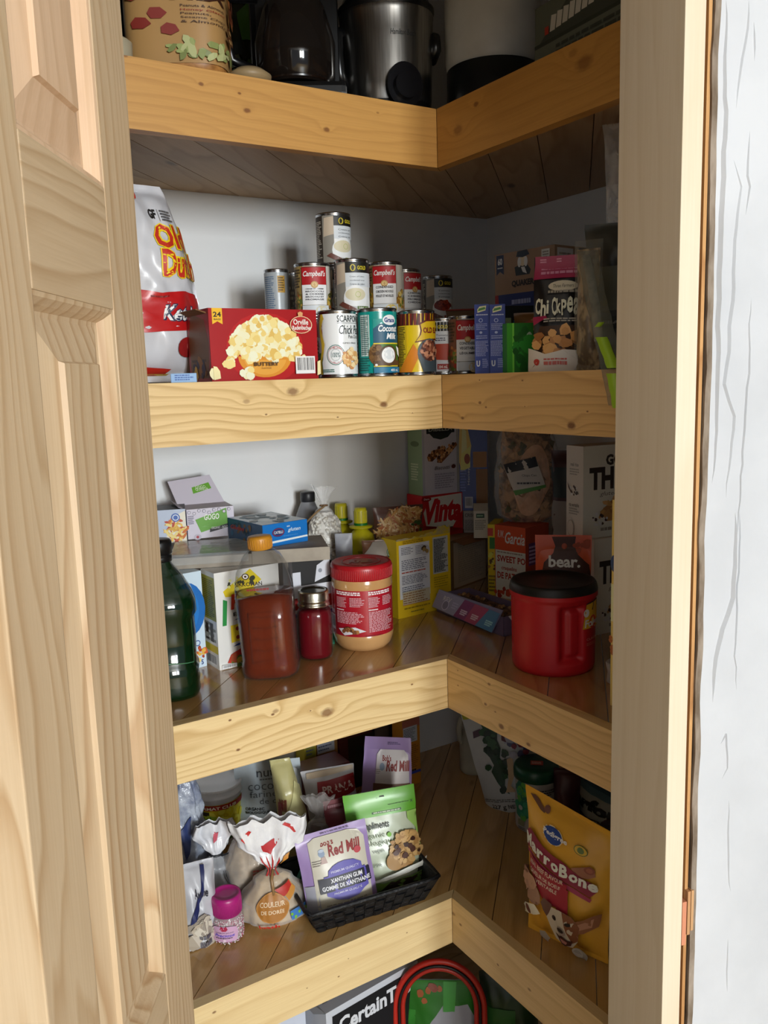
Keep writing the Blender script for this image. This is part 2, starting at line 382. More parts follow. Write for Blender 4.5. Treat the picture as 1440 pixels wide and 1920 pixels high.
mb.box(.0160,-.001,sh2,.0215,.02,sh,mat('c98464,.7')); mb.box(.0225,-.0015,sh2+.012,.0262,.02,sh+.012,mat('b98a5e,.7')); mb.box(.0275,-.001,sh2+.016,.031,.02,sh+.012,mat('bf9468,.7'))
mb.build('trim_1',kind='structure',T=FR,label='rough stud and shims showing in the gap beside the jamb')
jm=pine('jamb_wood','Z','dccfb8','cab795',30,.03,knots=[(1.24,.06,.002,.0)],rough=.6,seed=9,lines=.35,cross='Y')
mb=MB(); mb.box(-.008,-.001,0,.0155,.110,2.05,jm,.0008); mb.box(-.58,-.001,2.05,.0155,.110,2.07,jm); mb.box(-.60,-.001,0,-.58,.110,2.07,jm)
mb.build('trim_2',kind='structure',T=FR)
# ---- pantry door: narrow bifold leaf folded back to the left
DD=Vector((-math.sin(rad(32)),-math.cos(rad(32)),0)); DF=Vector((.209,.71,0))-DD*.0205
DN=Vector((-DD.y,DD.x,0)); 
if DN.x<0: DN=-DN
FD=Matrix(((DD.x,DN.x,0,DF.x),(DD.y,DN.y,0,DF.y),(0,0,1,0),(0,0,0,1)))   # x along the leaf toward the room, y out of its visible face
door=bpy.data.objects.new('door_1',None); COL.objects.link(door); door.matrix_world=FD; door['kind']='structure'
stm=pine('door_stile_wood','Z','ccb493','a58055',95,.03,rough=.5,seed=11,lines=.75,cross='X')
stm2=pine('door_stile_wood_plain','Z','ccb493','a88459',60,.05,rough=.5,seed=31,lines=.75,cross='X')
rlm=pine('door_rail_wood','X','c8b08f','9f7c52',48,.05,rough=.5,seed=13,lines=.8,cross='Z')
pnm=pine('door_panel_wood','Z','cbb392','a27b50',50,.045,rough=.5,seed=17,lines=.8,cross='X')
pnr=pine('door_panel_wood_rosy','Z','d8b898','b58f68',60,.04,rough=.5,seed=19,lines=.5,cross='X')
LW=.305; ST=.0805; T_=.034; PX0=ST; PX1=LW-ST+.0065
def board(name,x0,z0,x1,z1,m): mb=MB(); mb.box(x0,-T_,z0,x1,0,z1,m,.0012); return mb.build(name,door)
board('stile',0,.01,ST-.0005,2.03,stm); board('stile',PX1+.0005,.01,LW,2.03,stm2)
zr=[(.01,.20),(.62,.72),(1.557,1.645),(1.93,2.03)]
zr=[(.01,.20),(.88,1.003),(1.557,1.645),(1.93,2.03)]
for a,b in zr: board('rail',ST,a,PX1,b,rlm)
def panel(z0,z1,m):
    mb=MB()
    def ring(i,y): return [(PX0+i,y,z0+i),(PX1-i,y,z0+i),(PX1-i,y,z1-i),(PX0+i,y,z1-i)]
    rs=[ring(0,-.0008),ring(.003,-.0015),ring(.007,-.006),ring(.010,-.011),ring(.013,-.0115),ring(.040,-.004),ring(.0415,-.0005),ring(.050,-.0002)]
    vs=[v for r in rs for v in r]; fs=[]
    for k in range(len(rs)-1):
        for i in range(4): fs.append((4*k+i,4*k+(i+1)%4,4*k+4+(i+1)%4,4*k+4+i))
    k=4*(len(rs)-1); fs.append((k,k+1,k+2,k+3)); mb.add([(x,y,z) for x,y,z in vs],[f[::-1] for f in fs],m)
    mb.box(PX0,-T_+.003,z0,PX1,-T_/2,z1,m); return mb.build('panel',door)
panel(1.645,1.93,pnr); panel(1.003,1.557,pnm); panel(.20,.88,pnm)
# second leaf of the pair, folded behind the first
mb=MB(); mb.box(.0,-T_*2-.006,.01,LW,-T_-.006,2.03,stm2,.001); mb.build('back_leaf',door)
mb=MB()
for z in (.3,1.9): mb.tube([(.0,-T_-.003,z-.03),(.0,-T_-.003,z+.03)],.005,'8c8c8c,.3,1')
mb.build('hinge',door)
# ================================================================ shelves
FT=.019
FH=.0885
knL=[[(-.55,-.03,.0035,.8),(-.49,.0,.0028,.7),(-.39,-.02,.003,.8),(-.335,-.024,.002,.8),(-.325,-.045,.004,.8),(-.2,-.055,.004,.8),(-.11,-.02,.002,.5)],
     [(-.275,-.018,.007,.7),(-.115,-.044,.0055,.85),(-.32,-.05,.0016,.8),(-.2,-.06,.0014,.8),(-.06,-.06,.001,.8),(-.35,-.03,.004,.4)],
     [(-.405,-.012,.002,.9),(-.395,-.062,.0025,.9),(-.335,-.02,.0022,.9),(-.24,-.04,.0085,.75),(-.33,-.016,.004,.5),(-.075,-.03,.0018,.9),(-.27,-.03,.0013,.9)],
     [(-.46,-.02,.0025,.8),(-.3,-.05,.001,.9),(-.24,-.055,.0015,.9),(-.22,-.03,.001,.9),(-.1,-.03,.0012,.9)]]
knR=[[(-.055,-.045,.0085,.6),(-.1,-.02,.0045,.8),(-.32,-.03,.011,.6),(-.3,-.012,.006,.4)],
     [(-.055,-.07,.003,.8),(-.10,-.045,.003,.85),(-.115,-.052,.0018,.8),(-.2,-.012,.0015,.8),(-.3,-.075,.006,.9),(-.33,-.055,.0014,.9),(-.1,-.010,.0014,.8),(-.205,-.05,.001,.8)],
     [(-.03,-.013,.0014,.8),(-.03,-.04,.0014,.8),(-.115,-.012,.003,.8),(-.105,-.05,.003,.8),(-.145,-.075,.005,.8),(-.21,-.082,.0035,.8),(-.13,-.055,.0015,.8)],
     [(-.004,-.03,.004,.6),(-.025,-.04,.003,.8),(-.13,-.055,.0025,.7),(-.21,-.05,.003,.7)]]
deckm=[pine('deck_boards_top_shelf','X','c8a880','96724a',34,.05,rough=.5,island=True,seed=2),pine('deck_boards_can_shelf','X','c9a26a','946c3c',34,.05,rough=.35,island=True,seed=4),
       pine('deck_boards_jar_shelf','X','c0935a','84582c',34,.05,rough=.2,island=True,seed=6,coat=1,lines=.6),pine('deck_boards_bag_shelf','X','c99e60','8e6636',34,.05,rough=.26,island=True,seed=8,coat=.6,lines=.6)]
def pts_L(x0,y0): # deck outline rel. to inner corner
    return [(-1.28,FT),(FT,FT),(FT,-.47),(D-.001,-.47),(D-.001,D-.001),(-1.28,D-.001)]
names=['pine corner shelf at the top carrying the slow cooker','pine corner shelf carrying the stacked cans and popcorn box','pine corner shelf carrying the peanut butter jar and red coffee tub','lowest pine corner shelf carrying the black basket of pouches']
for i in range(4):
    zt,zb=ZT[i],ZB[i]
    root=thing('corner_shelf',names[i],'shelf',TM((X0,Y0,0)),'pine corner shelves')
    tone=[('c4934f','94622c'),('e3c58e','b38a4c'),('e6cc98','b98f52'),('e8cf9c','bf965a')][i]; tr=[('b8863f','85561f'),('d8ae70','a67a40'),('dcb87e','ab8148'),('dcbd88','ac864e')][i]
    kz=lambda ks:[(x,zt+z,r,k) for x,z,r,k in ks]
    mL=pine('fascia_left_%d'%i,'X',tone[0],tone[1],[80,80,62,40][i],[.03,.04,.05,.03][i],kz(knL[i]),.42,seed=20+i,lines=[.35,.85,.8,.4][i],cross='Z')
    mR=pine('fascia_right_%d'%i,'Y',tr[0],tr[1],[60,58,56,34][i],[.03,.045,.05,.03][i],kz(knR[i]),.42,seed=30+i,lines=[.35,.75,.65,.35][i],cross='Z')
    mb=MB(); e=.0012
    mb.prism([(-1.28,0),(-e*.3,0),(FT-e*.3,FT),(-1.28,FT)],zb,zt,mL); mb.build('fascia_board',root,label='front board of the left arm')
    mb=MB(); mb.prism([(e*.3,-.47),(FT,-.47),(FT,FT-e),(e*.3,-e*.3)][::1],zb,zt,mR); mb.build('fascia_board',root,label='front board of the right arm')
    # 45-degree tongue-and-groove deck
    mb=MB(); th=.041; pw=.0875; off=[.02,.02,-.003,.0085][i]
    root_inv=Matrix.Rotation(rad(-45),4,'Z'); s2=math.sqrt(.5)
    for k in range(-14,16):
        c0=off+k*pw; bm=bmesh.new(); f=bm.faces.new([bm.verts.new((x,y,0)) for x,y in pts_L(0,0)])
        nrm=Vector((-s2,s2,0))
        for c,n in ((c0+.0007,nrm),(c0+pw-.0007,-nrm)):
            g=bm.verts[:]+bm.edges[:]+bm.faces[:]; bmesh.ops.bisect_plane(bm,geom=g,plane_co=nrm*c,plane_no=n,clear_inner=True)
        if not bm.faces: bm.free(); continue
        ex=bmesh.ops.extrude_face_region(bm,geom=bm.faces[:])
        for v in ex['geom']:
            if isinstance(v,bmesh.types.BMVert): v.co.z+=th
        bmesh.ops.recalc_face_normals(bm,faces=bm.faces[:])
        for v in bm.verts: v.co=root_inv@Vector((v.co.x,v.co.y,v.co.z+zt-th))
        mb.bm(bm,deckm[i])
    o=mb.build('deck',root); o.matrix_local=Matrix.Rotation(rad(45),4,'Z')
# ================================================================ package builders
def rd(px,d,py=700):
    r=ray(px,py); h=math.hypot(r.x,r.y); return Vector((r.x/h*d,r.y/h*d,0))
def boxT(A,B,d,z):
    u=Vector((B[0]-A[0],B[1]-A[1],0)); w=u.length; u.normalize(); n=Vector((-u.y,u.x,0)); c=Vector(((A[0]+B[0])/2,(A[1]+B[1])/2,0))+n*d/2
    return TM(c,math.atan2(u.y,u.x),z=z),w
STEEL='b9bcc0,.22,1'; 
def steel_can(r,h,T,label,draw,group=None,bg='e8e8e6,.3',spin=0,cat='can',name='soup_can'):
    root=thing(name,label,cat,T,group)
    mb=MB(); p=[(r*.965,0),(r*1.0,.0008),(r*1.0,.003),(r*.972,.0045)]
    k=5
    for i in range(k): p+=[(r*.972,.0045+(h-.009)*i/k+.002),(r*.972,.0045+(h-.009)*(i+1)/k-.002)]
    p+=[(r*.972,h-.0045),(r*1.0,h-.003),(r*1.0,h-.0008),(r*.965,h),(r*.93,h-.0005),(r*.92,h-.004),(r*.6,h-.0042),(r*.55,h-.0035),(.0001,h-.0035)]
    mb.lathe(p,STEEL,44); mb.build('can_body',root)
    mb=MB(); S=Round(r*.975,.006,h-.006,spin); mb.lathe([(r*.975,.006),(r*.9755,.007),(r*.9755,h-.007),(r*.975,h-.006)],bg,44,cap=False)
    if draw: draw(Ink(mb,S,.0004))
    mb.build('paper_label',root); return root
class Bag:
    def __init__(s,w,h,t,kind='doy',seed=0,wr=.003,curl=0,nar=.06,fx=14,fz=14,topw=1.0,botw=1.0,lean=0,skew=0,wp=1):
        s.__dict__.update(w=w,h=h,t=t,kind=kind,seed=seed,wr=wr,curl=curl,nar=nar,fx=fx,fz=fz,topw=topw,botw=botw,lean=lean,skew=skew,wp=wp)
    def pos(s,a,b,side=1):
        u=2*a-1; q=b
        if s.kind=='doy': g=max(0,(.88-q)/.88)**.6*min(1,.8+q*3); back=.45; pw=3.0
        elif s.kind=='full': g=max(0,min(1,(.97-q)/.25))**.6*min(1,.7+q*4); back=.8; pw=3.2
        else:
            c=.045; k=min(max((q-c)/(1-2*c),0),1); g=math.sin(PI*k)**.5 if 0<k<1 else 0; back=.8; pw=2.4
        prof=(1-abs(u)**pw); y=-s.t*.55*g*prof if side>0 else s.t*.55*g*prof*back
        W=(s.botw+(s.topw-s.botw)*q**s.wp)*(1-s.nar*g)
        x=u*s.w/2*W; z=q*s.h*(1-s.skew*a)
        n=noise.noise(Vector((x*s.fx,z*s.fz,s.seed*7.3+(0 if side>0 else 50))))+.6*noise.noise(Vector((x*s.fx*3.1+z*9,z*s.fz*2.3,s.seed+(0 if side>0 else 9))))
        y+=s.wr*n*(.35+g)*(1 if prof>.02 or g<.05 else prof/.02)
        if abs(u)>.999: y=s.wr*.7*noise.noise(Vector((z*s.fz,s.seed,3)))*(1)
        x+=.0015*noise.noise(Vector((z*22,s.seed,8)))*u
        y+=s.curl*q*q*s.h; x+=s.lean*q*q*s.h
        return Vector((x,y,z))
    def front(s): return Wrap(lambda a,b:s.pos(a,b,1),s.w,s.h)
    def mesh(s,mb,m,mback=None,nu=26,nv=34):
        mb.grid(lambda a,b:s.pos(a,b,1),nu,nv,m); mb.grid(lambda a,b:s.pos(1-a,b,-1),nu,nv,mback or m)
        bt=[s.pos(i/nu,0,1) for i in range(nu+1)]+[s.pos(i/nu,0,-1) for i in range(nu,-1,-1)]
        mb.add(bt,[list(range(len(bt)))[::-1]],m); return s
class Sack:
    def __init__(s,prof,sy=.8,amp=.05,folds=7,seed=0,lean=(0,0),fz=20,neck=9,flat=.3):
        s.__dict__.update(neck=neck,flat=flat,prof=prof,sy=sy,amp=amp,folds=folds,seed=seed,lean=lean,fz=fz); s.h=prof[-1][1]; s.w=PI*max(r for r,z in prof); s.step=.012
    def rz(s,z):
        for (r0,z0),(r1,z1) in zip(s.prof,s.prof[1:]):
            if z<=z1: t=(z-z0)/max(z1-z0,1e-6); t=t*t*(3-2*t); return r0+(r1-r0)*t
        return s.prof[-1][0]
    def at(s,an,z,h=0,k=1):
        r=s.rz(z)*k; n=noise.noise(Vector((math.cos(an)*s.folds*.35,math.sin(an)*s.folds*.35,z*s.fz+s.seed*5)))
        m=noise.noise(Vector((math.cos(an)*s.folds,math.sin(an)*s.folds,z*s.fz*.5+s.seed)))
        r=r*(1+s.amp*(n*1.2+m*.8))+h; q=z/s.h
        sy=s.sy; x=r*math.sin(an); y0=0
        if z>s.neck:   # gathered fan above the tie: flattened and pleated
            e=min(1,(z-s.neck)/.03); sy=s.sy+(s.flat-s.sy)*e; y0=.011*e*noise.noise(Vector((x/max(r,.01)*3.3,z*10,s.seed)))+.006*e*noise.noise(Vector((x/max(r,.01)*8,z*20,s.seed+4)))
            z=z+.012*e*noise.noise(Vector((x*60,s.seed,1)))*(z-s.neck)/max(s.h-s.neck,.01)
        return Vector((x+s.lean[0]*q*q,-r*math.cos(an)*sy+s.lean[1]*q*q+y0,z))
    def P(s,a,b,h): return s.at((a-.5)*PI,s.h*b,h*2)
    def mesh(s,mb,m,n=56,nz=44,z0=0,z1=None,k=1,cap=True):
        z1=z1 or s.h; mb.grid(lambda a,b:s.at(2*PI*a,z0+(z1-z0)*b,0,k),n,nz,m)
        if cap:
            for z,rev in ((z0,True),(z1,False)):
                v=[s.at(2*PI*i/n,z,0,k) for i in range(n)]; mb.add(v,[list(range(n))[::-1] if rev else list(range(n))],m)
        return s
def cartonbox(name,label,cat,A,B,d,z,h,col,draw=None,side=None,top=None,right=None,group=None,b=.0006,warp=None):
    T,w=boxT(A,B,d,z); mb=MB(); mb.box(-w/2,-d/2,0,w/2,d/2,h,col,b)
    if draw:
        S=fr(w,d,h)
        if warp: S.P=lambda a,b_,h_,q=S: q.O+q.U*a+q.V*warp(b_)+q.N*h_
        draw(Ink(mb,S))
    if side: side(Ink(mb,lf(w,d,h)))
    if right: right(Ink(mb,rt(w,d,h)))
    if top: top(Ink(mb,tp(w,d,h)))
    return tag(mb.build(name,T=T),label,cat,group)
FILM=film('clear_film',alpha=.16); FILM2=film('clear_film_soft',alpha=.1,crinkle=.8,scale=30); MILK=film('cloudy_film','dfe3e6',.35,.3,.6,40,.2)
# ================================================================ top shelf
p=rd(376,1.325); r=mpx(183,(p.x,p.y,1.95))/2
root=thing('snack_mix_jar','big squarish plastic jar of snack mix with a tan label and red shapes','jar',TM(p,face(p,-8),z=S1))
mb=MB(); pr=[(r*.9,0),(r*.97,.006),(r,.02),(r,.2),(r*.95,.225),(r*.72,.245),(r*.7,.25)]
mb.lathe(pr,mottle('snack_mix_inside','8a5a2a','b98347',60,(1,1,1),.35),48,sq=4); mb.build('jar_body',root)
mb=MB(); S=Round(r*1.004,.012,.112,0,4); mb.grid(lambda a,b:S.P(-.12+a*1.12,b,0),50,6,'a5804f,.4',True)
I=Ink(mb,S,.0008,.00015); I.r(-.12,0,.14,1,'8f96a6'); I.l(-.1,.35,.12,.95,14,'4a4d58',2); I.bar(-.08,.05,.1,.3,4,'9aa0ae')
I.t('MIX',.50,.78,.86,.92,'3a1d10',.03,.2)
for i,(s_,y) in enumerate((('Peanuts & Almonds',.70),('Honey Glazed',.645),('Peanuts,',.60),('Sesame Chips',.55),('& Almonds',.50))): I.t(s_,.56,y,.82 if i!=2 else .72,y+.032,'8a2a1a' if i==1 else '4b3323',.008)
for cx,cy in ((.42,.62),(.33,.50),(.49,.42),(.3,.86),(.40,.88)): I.p([(cx+.05*math.cos(rad(k*60+cy*99))*(1+.25*(k%2)),cy+.08*math.sin(rad(k*60+cy*99))) for k in range(6)],'7c2a22')
I.b(.42,.08,.92,.28,26,.006,['7f8a4e','8f9a5c','6e783f','a9ad78'],5,stretch=1.4)
for cx,cy in ((.87,.5),(.92,.42),(.86,.38)): I.p([(cx+.05*math.cos(rad(k*30)),cy+.05*math.sin(rad(k*30))) for k in range(12)],'5a3418'); I.p([(cx+.026*math.cos(rad(k*30)),cy+.026*math.sin(rad(k*30))) for k in range(12)],'a5804f')
I.b(.86,.6,1,1,10,.009,['7a3a1c','9a5a2c','5a2a14'],8)
mb.build('jar_label',root)
# dark pouch with cream tub beside the jar
p=rd(238,1.36); g=Bag(.085,.24,.05,'full',3,.006)
mb=MB(); g.mesh(mb,'15181c,.35'); I=Ink(mb,g.front(),.001); I.p([(.5,.3),(.8,.35),(.78,.7),(.55,.75)],'2b3a35'); tag(mb.build('coffee_bag',T=TM(p,face(p),z=S1)),'black bag left of the snack mix jar on the top shelf','bag')
p=rd(258,1.25); mb=MB(); mb.lathe([(.018,0),(.024,.004),(.025,.03),(.02,.034),(.0001,.035)],'a59c84,.5',28); tag(mb.build('lidded_cup',T=TM(p,0,z=S1)),'small beige lidded cup at the foot of the black bag, top shelf','cup')
p=rd(236,1.22); mb=MB(); g=Bag(.05,.07,.03,'pillow',6,.003); g.mesh(mb,mottle('pale_cloth','b5ab92','cfc6b0',40)); tag(mb.build('cloth_pouch',T=TM(p,face(p),z=S1+.145)@Matrix.Translation((0,.05,0))),'small cream pouch lying on the black bag at the door edge','pouch')
# green crisp bag behind
p=rd(515,1.64); g=Bag(.14,.27,.1,'pillow',8,.008); mb=MB(); g.mesh(mb,'1d2a16,.25'); I=Ink(mb,g.front(),.0015); I.p([(.3,.62),(.75,.6),(.9,.8),(.5,.92),(.25,.8)],'4f8a2c'); I.b(.1,.1,.9,.6,26,.012,['3f5f2a','1a1a1a','5b7a3a','7a8a70'],4); I.l(.3,.4,.75,.5,2,'6a7a5a',3)
tag(mb.build('crisp_bag',T=TM(p,face(p),z=S1)),'dark green foil bag with a bright green patch behind the coffee pot','bag')
# coffee maker with glass carafe
p=rd(580,1.42); root=thing('coffee_maker','black coffee maker with dark glass carafe on the top shelf','coffee maker',TM(p,face(p),z=S1))
BLK='0b0b0c,.3'; mb=MB(); mb.box(-.075,-.07,0,.075,.08,.025,BLK,.008); mb.box(-.07,.02,.02,.07,.08,.28,BLK,.01); mb.box(-.072,-.07,.2,.072,.08,.3,BLK,.015); mb.build('machine_body',root)
mb=MB(); mb.lathe([(.05,.027),(.06,.04),(.062,.09),(.048,.14),(.04,.155)],'1a1512,.08,0,.75',36,cy=-.02); mb.build('carafe',root)
mb=MB(); mb.lathe([(.0535,.03),(.056,.04),(.058,.07),(.0001,.0705)],'160c07,.2',36,cy=-.02); mb.build('coffee',root)
mb=MB(); mb.tube([(-.055,-.035,.15),(-.1,-.05,.145),(-.108,-.05,.11),(-.095,-.045,.06),(-.064,-.035,.05)],.007,BLK); mb.build('carafe_handle',root)
mb=MB(); mb.lathe([(.066,.028),(.066,.16)],film('dark_glass','666666',.08,.05,0),36,cap=False,cy=-.02)
p=rd(497,1.30); mb=MB(); mb.lathe([(.022,0),(.03,.006),(.031,.012),(.02,.02),(.0001,.022)],'8f7a58,.5',28); tag(mb.build('jar_lid',T=TM(p,0,z=S1)),'small tan lid lying beside the foot of the coffee maker','lid')
# slow cooker
p=rd(742,1.50); r=mpx(174,(p.x,p.y,1.98))/2
root=thing('slow_cooker','oval stainless slow cooker with black base and black dial','slow cooker',TM(p,face(p,6),z=S1)); sst=mottle('brushed_steel','8d8a85','a9a6a1',8,(30,30,1),.28,metal=1)
mb=MB(); mb.lathe([(r*.9,0),(r*.93,.012),(r*.92,.03)],BLK,56,sy=.85); mb.build('base',root)
mb=MB(); mb.lathe([(r*.925,.024),(r*.94,.027),(r*.95,.05),(r*.985,.13),(r*1.0,.158),(r*1.01,.160),(r*1.01,.165)],sst,72,sy=.85,cap=False); I=Ink(mb,Round(lambda z:r*.985,.03,.15,0,None,.85),.001); I.t('Hamilton Beach',.5,.73,.68,.8,'2a2a2a',.0,.2); mb.build('steel_shell',root)
mb=MB(); mb.lathe([(r*1.0,.165),(r*1.03,.169),(r*1.03,.175),(r*.97,.177)],BLK,56,sy=.85); mb.build('crock_rim',root)
mb=MB(); mb.lathe([(r*.97,.177),(r*.9,.192),(r*.5,.212),(.0001,.217)],'15181a,.08,0,.8',56,sy=.85); mb.build('lid',root)
mb=MB(); S=Round(lambda z:r*.955,.03,.1,0,None,.85)
c=S.P(.58,.12,.006); n=Vector((c.x,c.y/.85,0)).normalized(); t_=Vector((-n.y,n.x,0))
for k,(rr,h0,h1) in enumerate(((.030,-.006,.004),(.020,.002,.016))):
    vs=[c+t_*rr*math.cos(2*PI*i/32)+Vector((0,0,rr*(1.15 if k==0 else 1)*math.sin(2*PI*i/32)+(0 if k else .003)))+n*hh for hh in (h0,h1) for i in range(32)]
    mb.add(vs,[(i,(i+1)%32,32+(i+1)%32,32+i) for i in range(32)]+[list(range(32,64))],'0a0a0e,.2',False)
mb.build('dial',root)
mb=MB(); mb.tube([(-r*.97,-.02,.135),(-r*1.07,-.025,.13),(-r*1.08,-.03,.10),(-r*1.05,-.03,.07),(-r*.94,-.02,.05)],.010,BLK); mb.build('handle',root)
mb=MB(); mb.tube([(r*.95,0,.135),(r*1.01,-.012,.13),(r*1.01,-.02,.11),(r*.95,0,.10)],.010,BLK); mb.build('handle',root)
# white appliance
p=rd(930,1.52); r=mpx(178,(p.x,p.y,1.98))/2
root=thing('rice_cooker','tall white round appliance with a black base, right of the slow cooker','appliance',TM(p,face(p),z=S1))
mb=MB(); mb.lathe([(r*.9,0),(r*.96,.008),(r*.98,.03),(r*.97,.08),(r*.9,.082)],'101214,.35',64); mb.build('base',root)
mb=MB(); mb.lathe([(r*.93,.080),(r*.975,.084),(r,.095),(r*1.0,.22),(r*.93,.25),(r*.5,.27),(.0001,.272)],mottle('aged_white_enamel','cbc8bd','dedbd0',9,rough=.4),64); mb.build('body',root)
mb=MB(); mb.lathe([(.0001,.272),(.02,.273),(.022,.29),(.016,.297),(.0001,.298)],'101214,.35',32); mb.build('lid_knob',root)
# flat box with printed keys
A=gx(1003,60,.035); B=gx(1240,0,.02); A.z=B.z=0
def d(I):
    I.r(0,.0,1,.36,'5c6152'); I.r(0,.36,1,.42,'2d3329'); I.p([(.05,.42),(1,.42),(1,1),(.36,1)],'3b4036')
    for k in range(12): I.p([(.14+k*.055,.52+k*.012),(.185+k*.055,.52+k*.012),(.20+k*.055,.74+k*.012),(.155+k*.055,.76+k*.012)],'b9b6a8')
    I.r(.10,.50,.135,.62,'a33322'); I.l(.2,.12,.8,.3,2,'3a3f34',4)
cartonbox('appliance_box','flat grey-green printed box right of the white appliance, top shelf','box',A,B,.2,S1,.085,'565b4d',d)
# ================================================================ second shelf: crisp bag, popcorn
p=rd(287,1.37); g=Bag(.20,.292,.11,'pillow',2,.010,nar=.10,fx=16,fz=11,topw=.38,lean=-.02,wp=2.6)
root=thing('crisp_bag','silver-white bag of ketchup crisps standing against the door edge','bag',TM(p,face(p,24),z=S2+.002))
mb=MB(); silver=mottle('foil_bag_silver','c2c3c9','dcdde2',5,(1,1,1),.28,.25,30); g.mesh(mb,silver,nu=40,nv=56)
I=Ink(mb,g.front(),.0012)
I.p([(.0,.24),(1,.27),(1,.44),(.75,.46),(.5,.445),(.3,.46),(.0,.45)],'b81c1e,.3'); I.t('GF',.48,.81,.60,.86,'1c1c1c',.04); I.r(.625,.80,.63,.86,'777777'); I.l(.65,.80,.82,.86,4,'55555a',3)
for s_,a0,b0,a1,b1 in (('Old',.50,.66,.90,.785),('Dutch',.53,.525,.985,.655)):
    I.t(s_,a0-.012,b0-.006,a1+.012,b1+.006,'f0cf1c',.085,.05); I.t(s_,a0,b0,a1,b1,'c2301e',.03,.05)
I.t('Ketchup',.50,.285,.985,.39,'26304f',.07,.3); I.t('Ketchup',.50,.29,.98,.385,'ececec',.025,.3); I.l(.40,.42,.62,.435,1,'7a1512',2)
I.p([(.05,.93),(.35,.9),(.4,.97),(.1,.985)],'c2281c'); I.t('OLD',.1,.93,.33,.965,'f0cf1c'); I.p([(.2,.05),(.55,.045),(.6,.075),(.3,.09)],'c2281c'); I.r(.25,.045,.6,.055,'f0cf1c')
I.e(.72,.18,.10,'8e1f20,.3',.05); I.e(.75,.185,.05,'b8504a',.025)
mb.build('printed_bag',root)
p=gy(347,705,.03); mb=MB(); mb.box(-.02,-.006,0,.016,.006,.013,'8fb4dd',.001); I=Ink(mb,fr(.036,.012,.013)); I.l(.1,.2,.9,.9,3,'3a5fa8',2); tag(mb.build('sachet',T=TM(p,face(p),z=S2)),'tiny pale blue sachet at the foot of the crisp bag','sachet')
A=gy(397,700,.032); B=gy(597,700,.036); h=hz(397,577,A)-S2
def d(I):
    I.p([(0,0),(1,0),(1,1),(0,1)],'a5151b,.35'); I.e(.5,.45,.36,'b81d20,.35',.5)
    I.p([(.03,1),(.12,1),(.12,.78),(.075,.82),(.03,.78)],'efb91f'); I.t('24',.04,.88,.11,.95,'2b1a10',.03); I.t('BAGS',.045,.835,.105,.86,'2b1a10',.02)
    I.p([(.22+.27+.25*math.cos(rad(a)),.34+.30*math.sin(rad(a))) for a in range(180,361,12)],'d98e1f'); I.p([(.49+.20*math.cos(rad(a)),.33+.255*math.sin(rad(a))) for a in range(190,351,10)],'e3a23a')
    I.b(.15,.28,.83,.92,520,.0062,['f3e6b8','efd98f','f8f0d0','e8cc78','f5e9c4','dfb95e'],3,lambda x,y:((x-.49)/.33)**2+((y-.36)/.52)**2<1 and y>.33+.06*math.sin(x*30) and y<.93-abs(x-.49)*.9)
    I.b(.12,.18,.2,.3,8,.006,['f3e6b8','efd98f'],6); I.b(.26,.05,.37,.16,12,.006,['f3e6b8','efd98f','f8f0d0'],7); I.b(.80,.2,.86,.34,8,.005,['f3e6b8','efd98f'],8)
    I.t('BUTTERY',.37,.2,.6,.255,'3a2410',.03); I.t('FLAVOUR',.44,.16,.53,.18,'8a5a20',.01)
    I.e(.83,.78,.108,'e8c9a0',.125); I.e(.83,.78,.10,'b01a1e',.115); I.t('Orville',.755,.78,.90,.86,'f3efe6',.02); I.t('Redenbacher',.745,.70,.93,.765,'f3efe6',.02,arch=.01)
    I.p([(.805,.90),(.845,.90),(.85,.95),(.825,.97),(.80,.95)],'d9a06a'); I.bar(.76,.08,.95,.33,5)
    I.b(-.02,.0,.06,.2,1,.01,['f3e6b8'],3); I.p([(.0,.02),(.06,.04),(.055,.14),(.03,.2),(.0,.21)],'f1e2ab')
    I.p([(.965,.05),(1,.07),(1,.27),(.97,.25)],'f1e2ab')
def s_(I):
    I.p([(0,0),(1,0),(1,1),(0,1)],'8c1417,.4'); I.p([(.1,.05),(.9,.05),(.95,.55),(.8,.85),(.2,.97),(.05,.6)],'6b4a2c'); 
    I.l(.15,.27,.85,.32,1,'3a2414',3,.7); I.b(.2,.05,.8,.3,12,.008,['8a5a1f','2c2a45','c9a04a'],4)
T,w=boxT(A,B,.085,S2); root=thing('popcorn_box','red microwave popcorn carton with a bowl of popcorn on the front','box',T)
mb=MB(); mb.box(-w/2,-.0425,0,w/2,.0425,h,'9c151a,.4',.0008); d(Ink(mb,fr(w,.085,h))); s_(Ink(mb,lf(w,.085,h))); mb.build('carton',root)
mb=MB(); fl=[(-.0425,.0),(-.03,-.012),(.0,-.016),(.03,-.010),(.042,.0)]
mb.prism([(-w/2-.0165,h*.98),(-w/2-.0155,h*.99),(-w/2,h*.95),(-w/2,h*.93)],-.035,.04,'74502e,.8','XZ'); mb.build('torn_flap',root,label='torn brown cardboard flap')
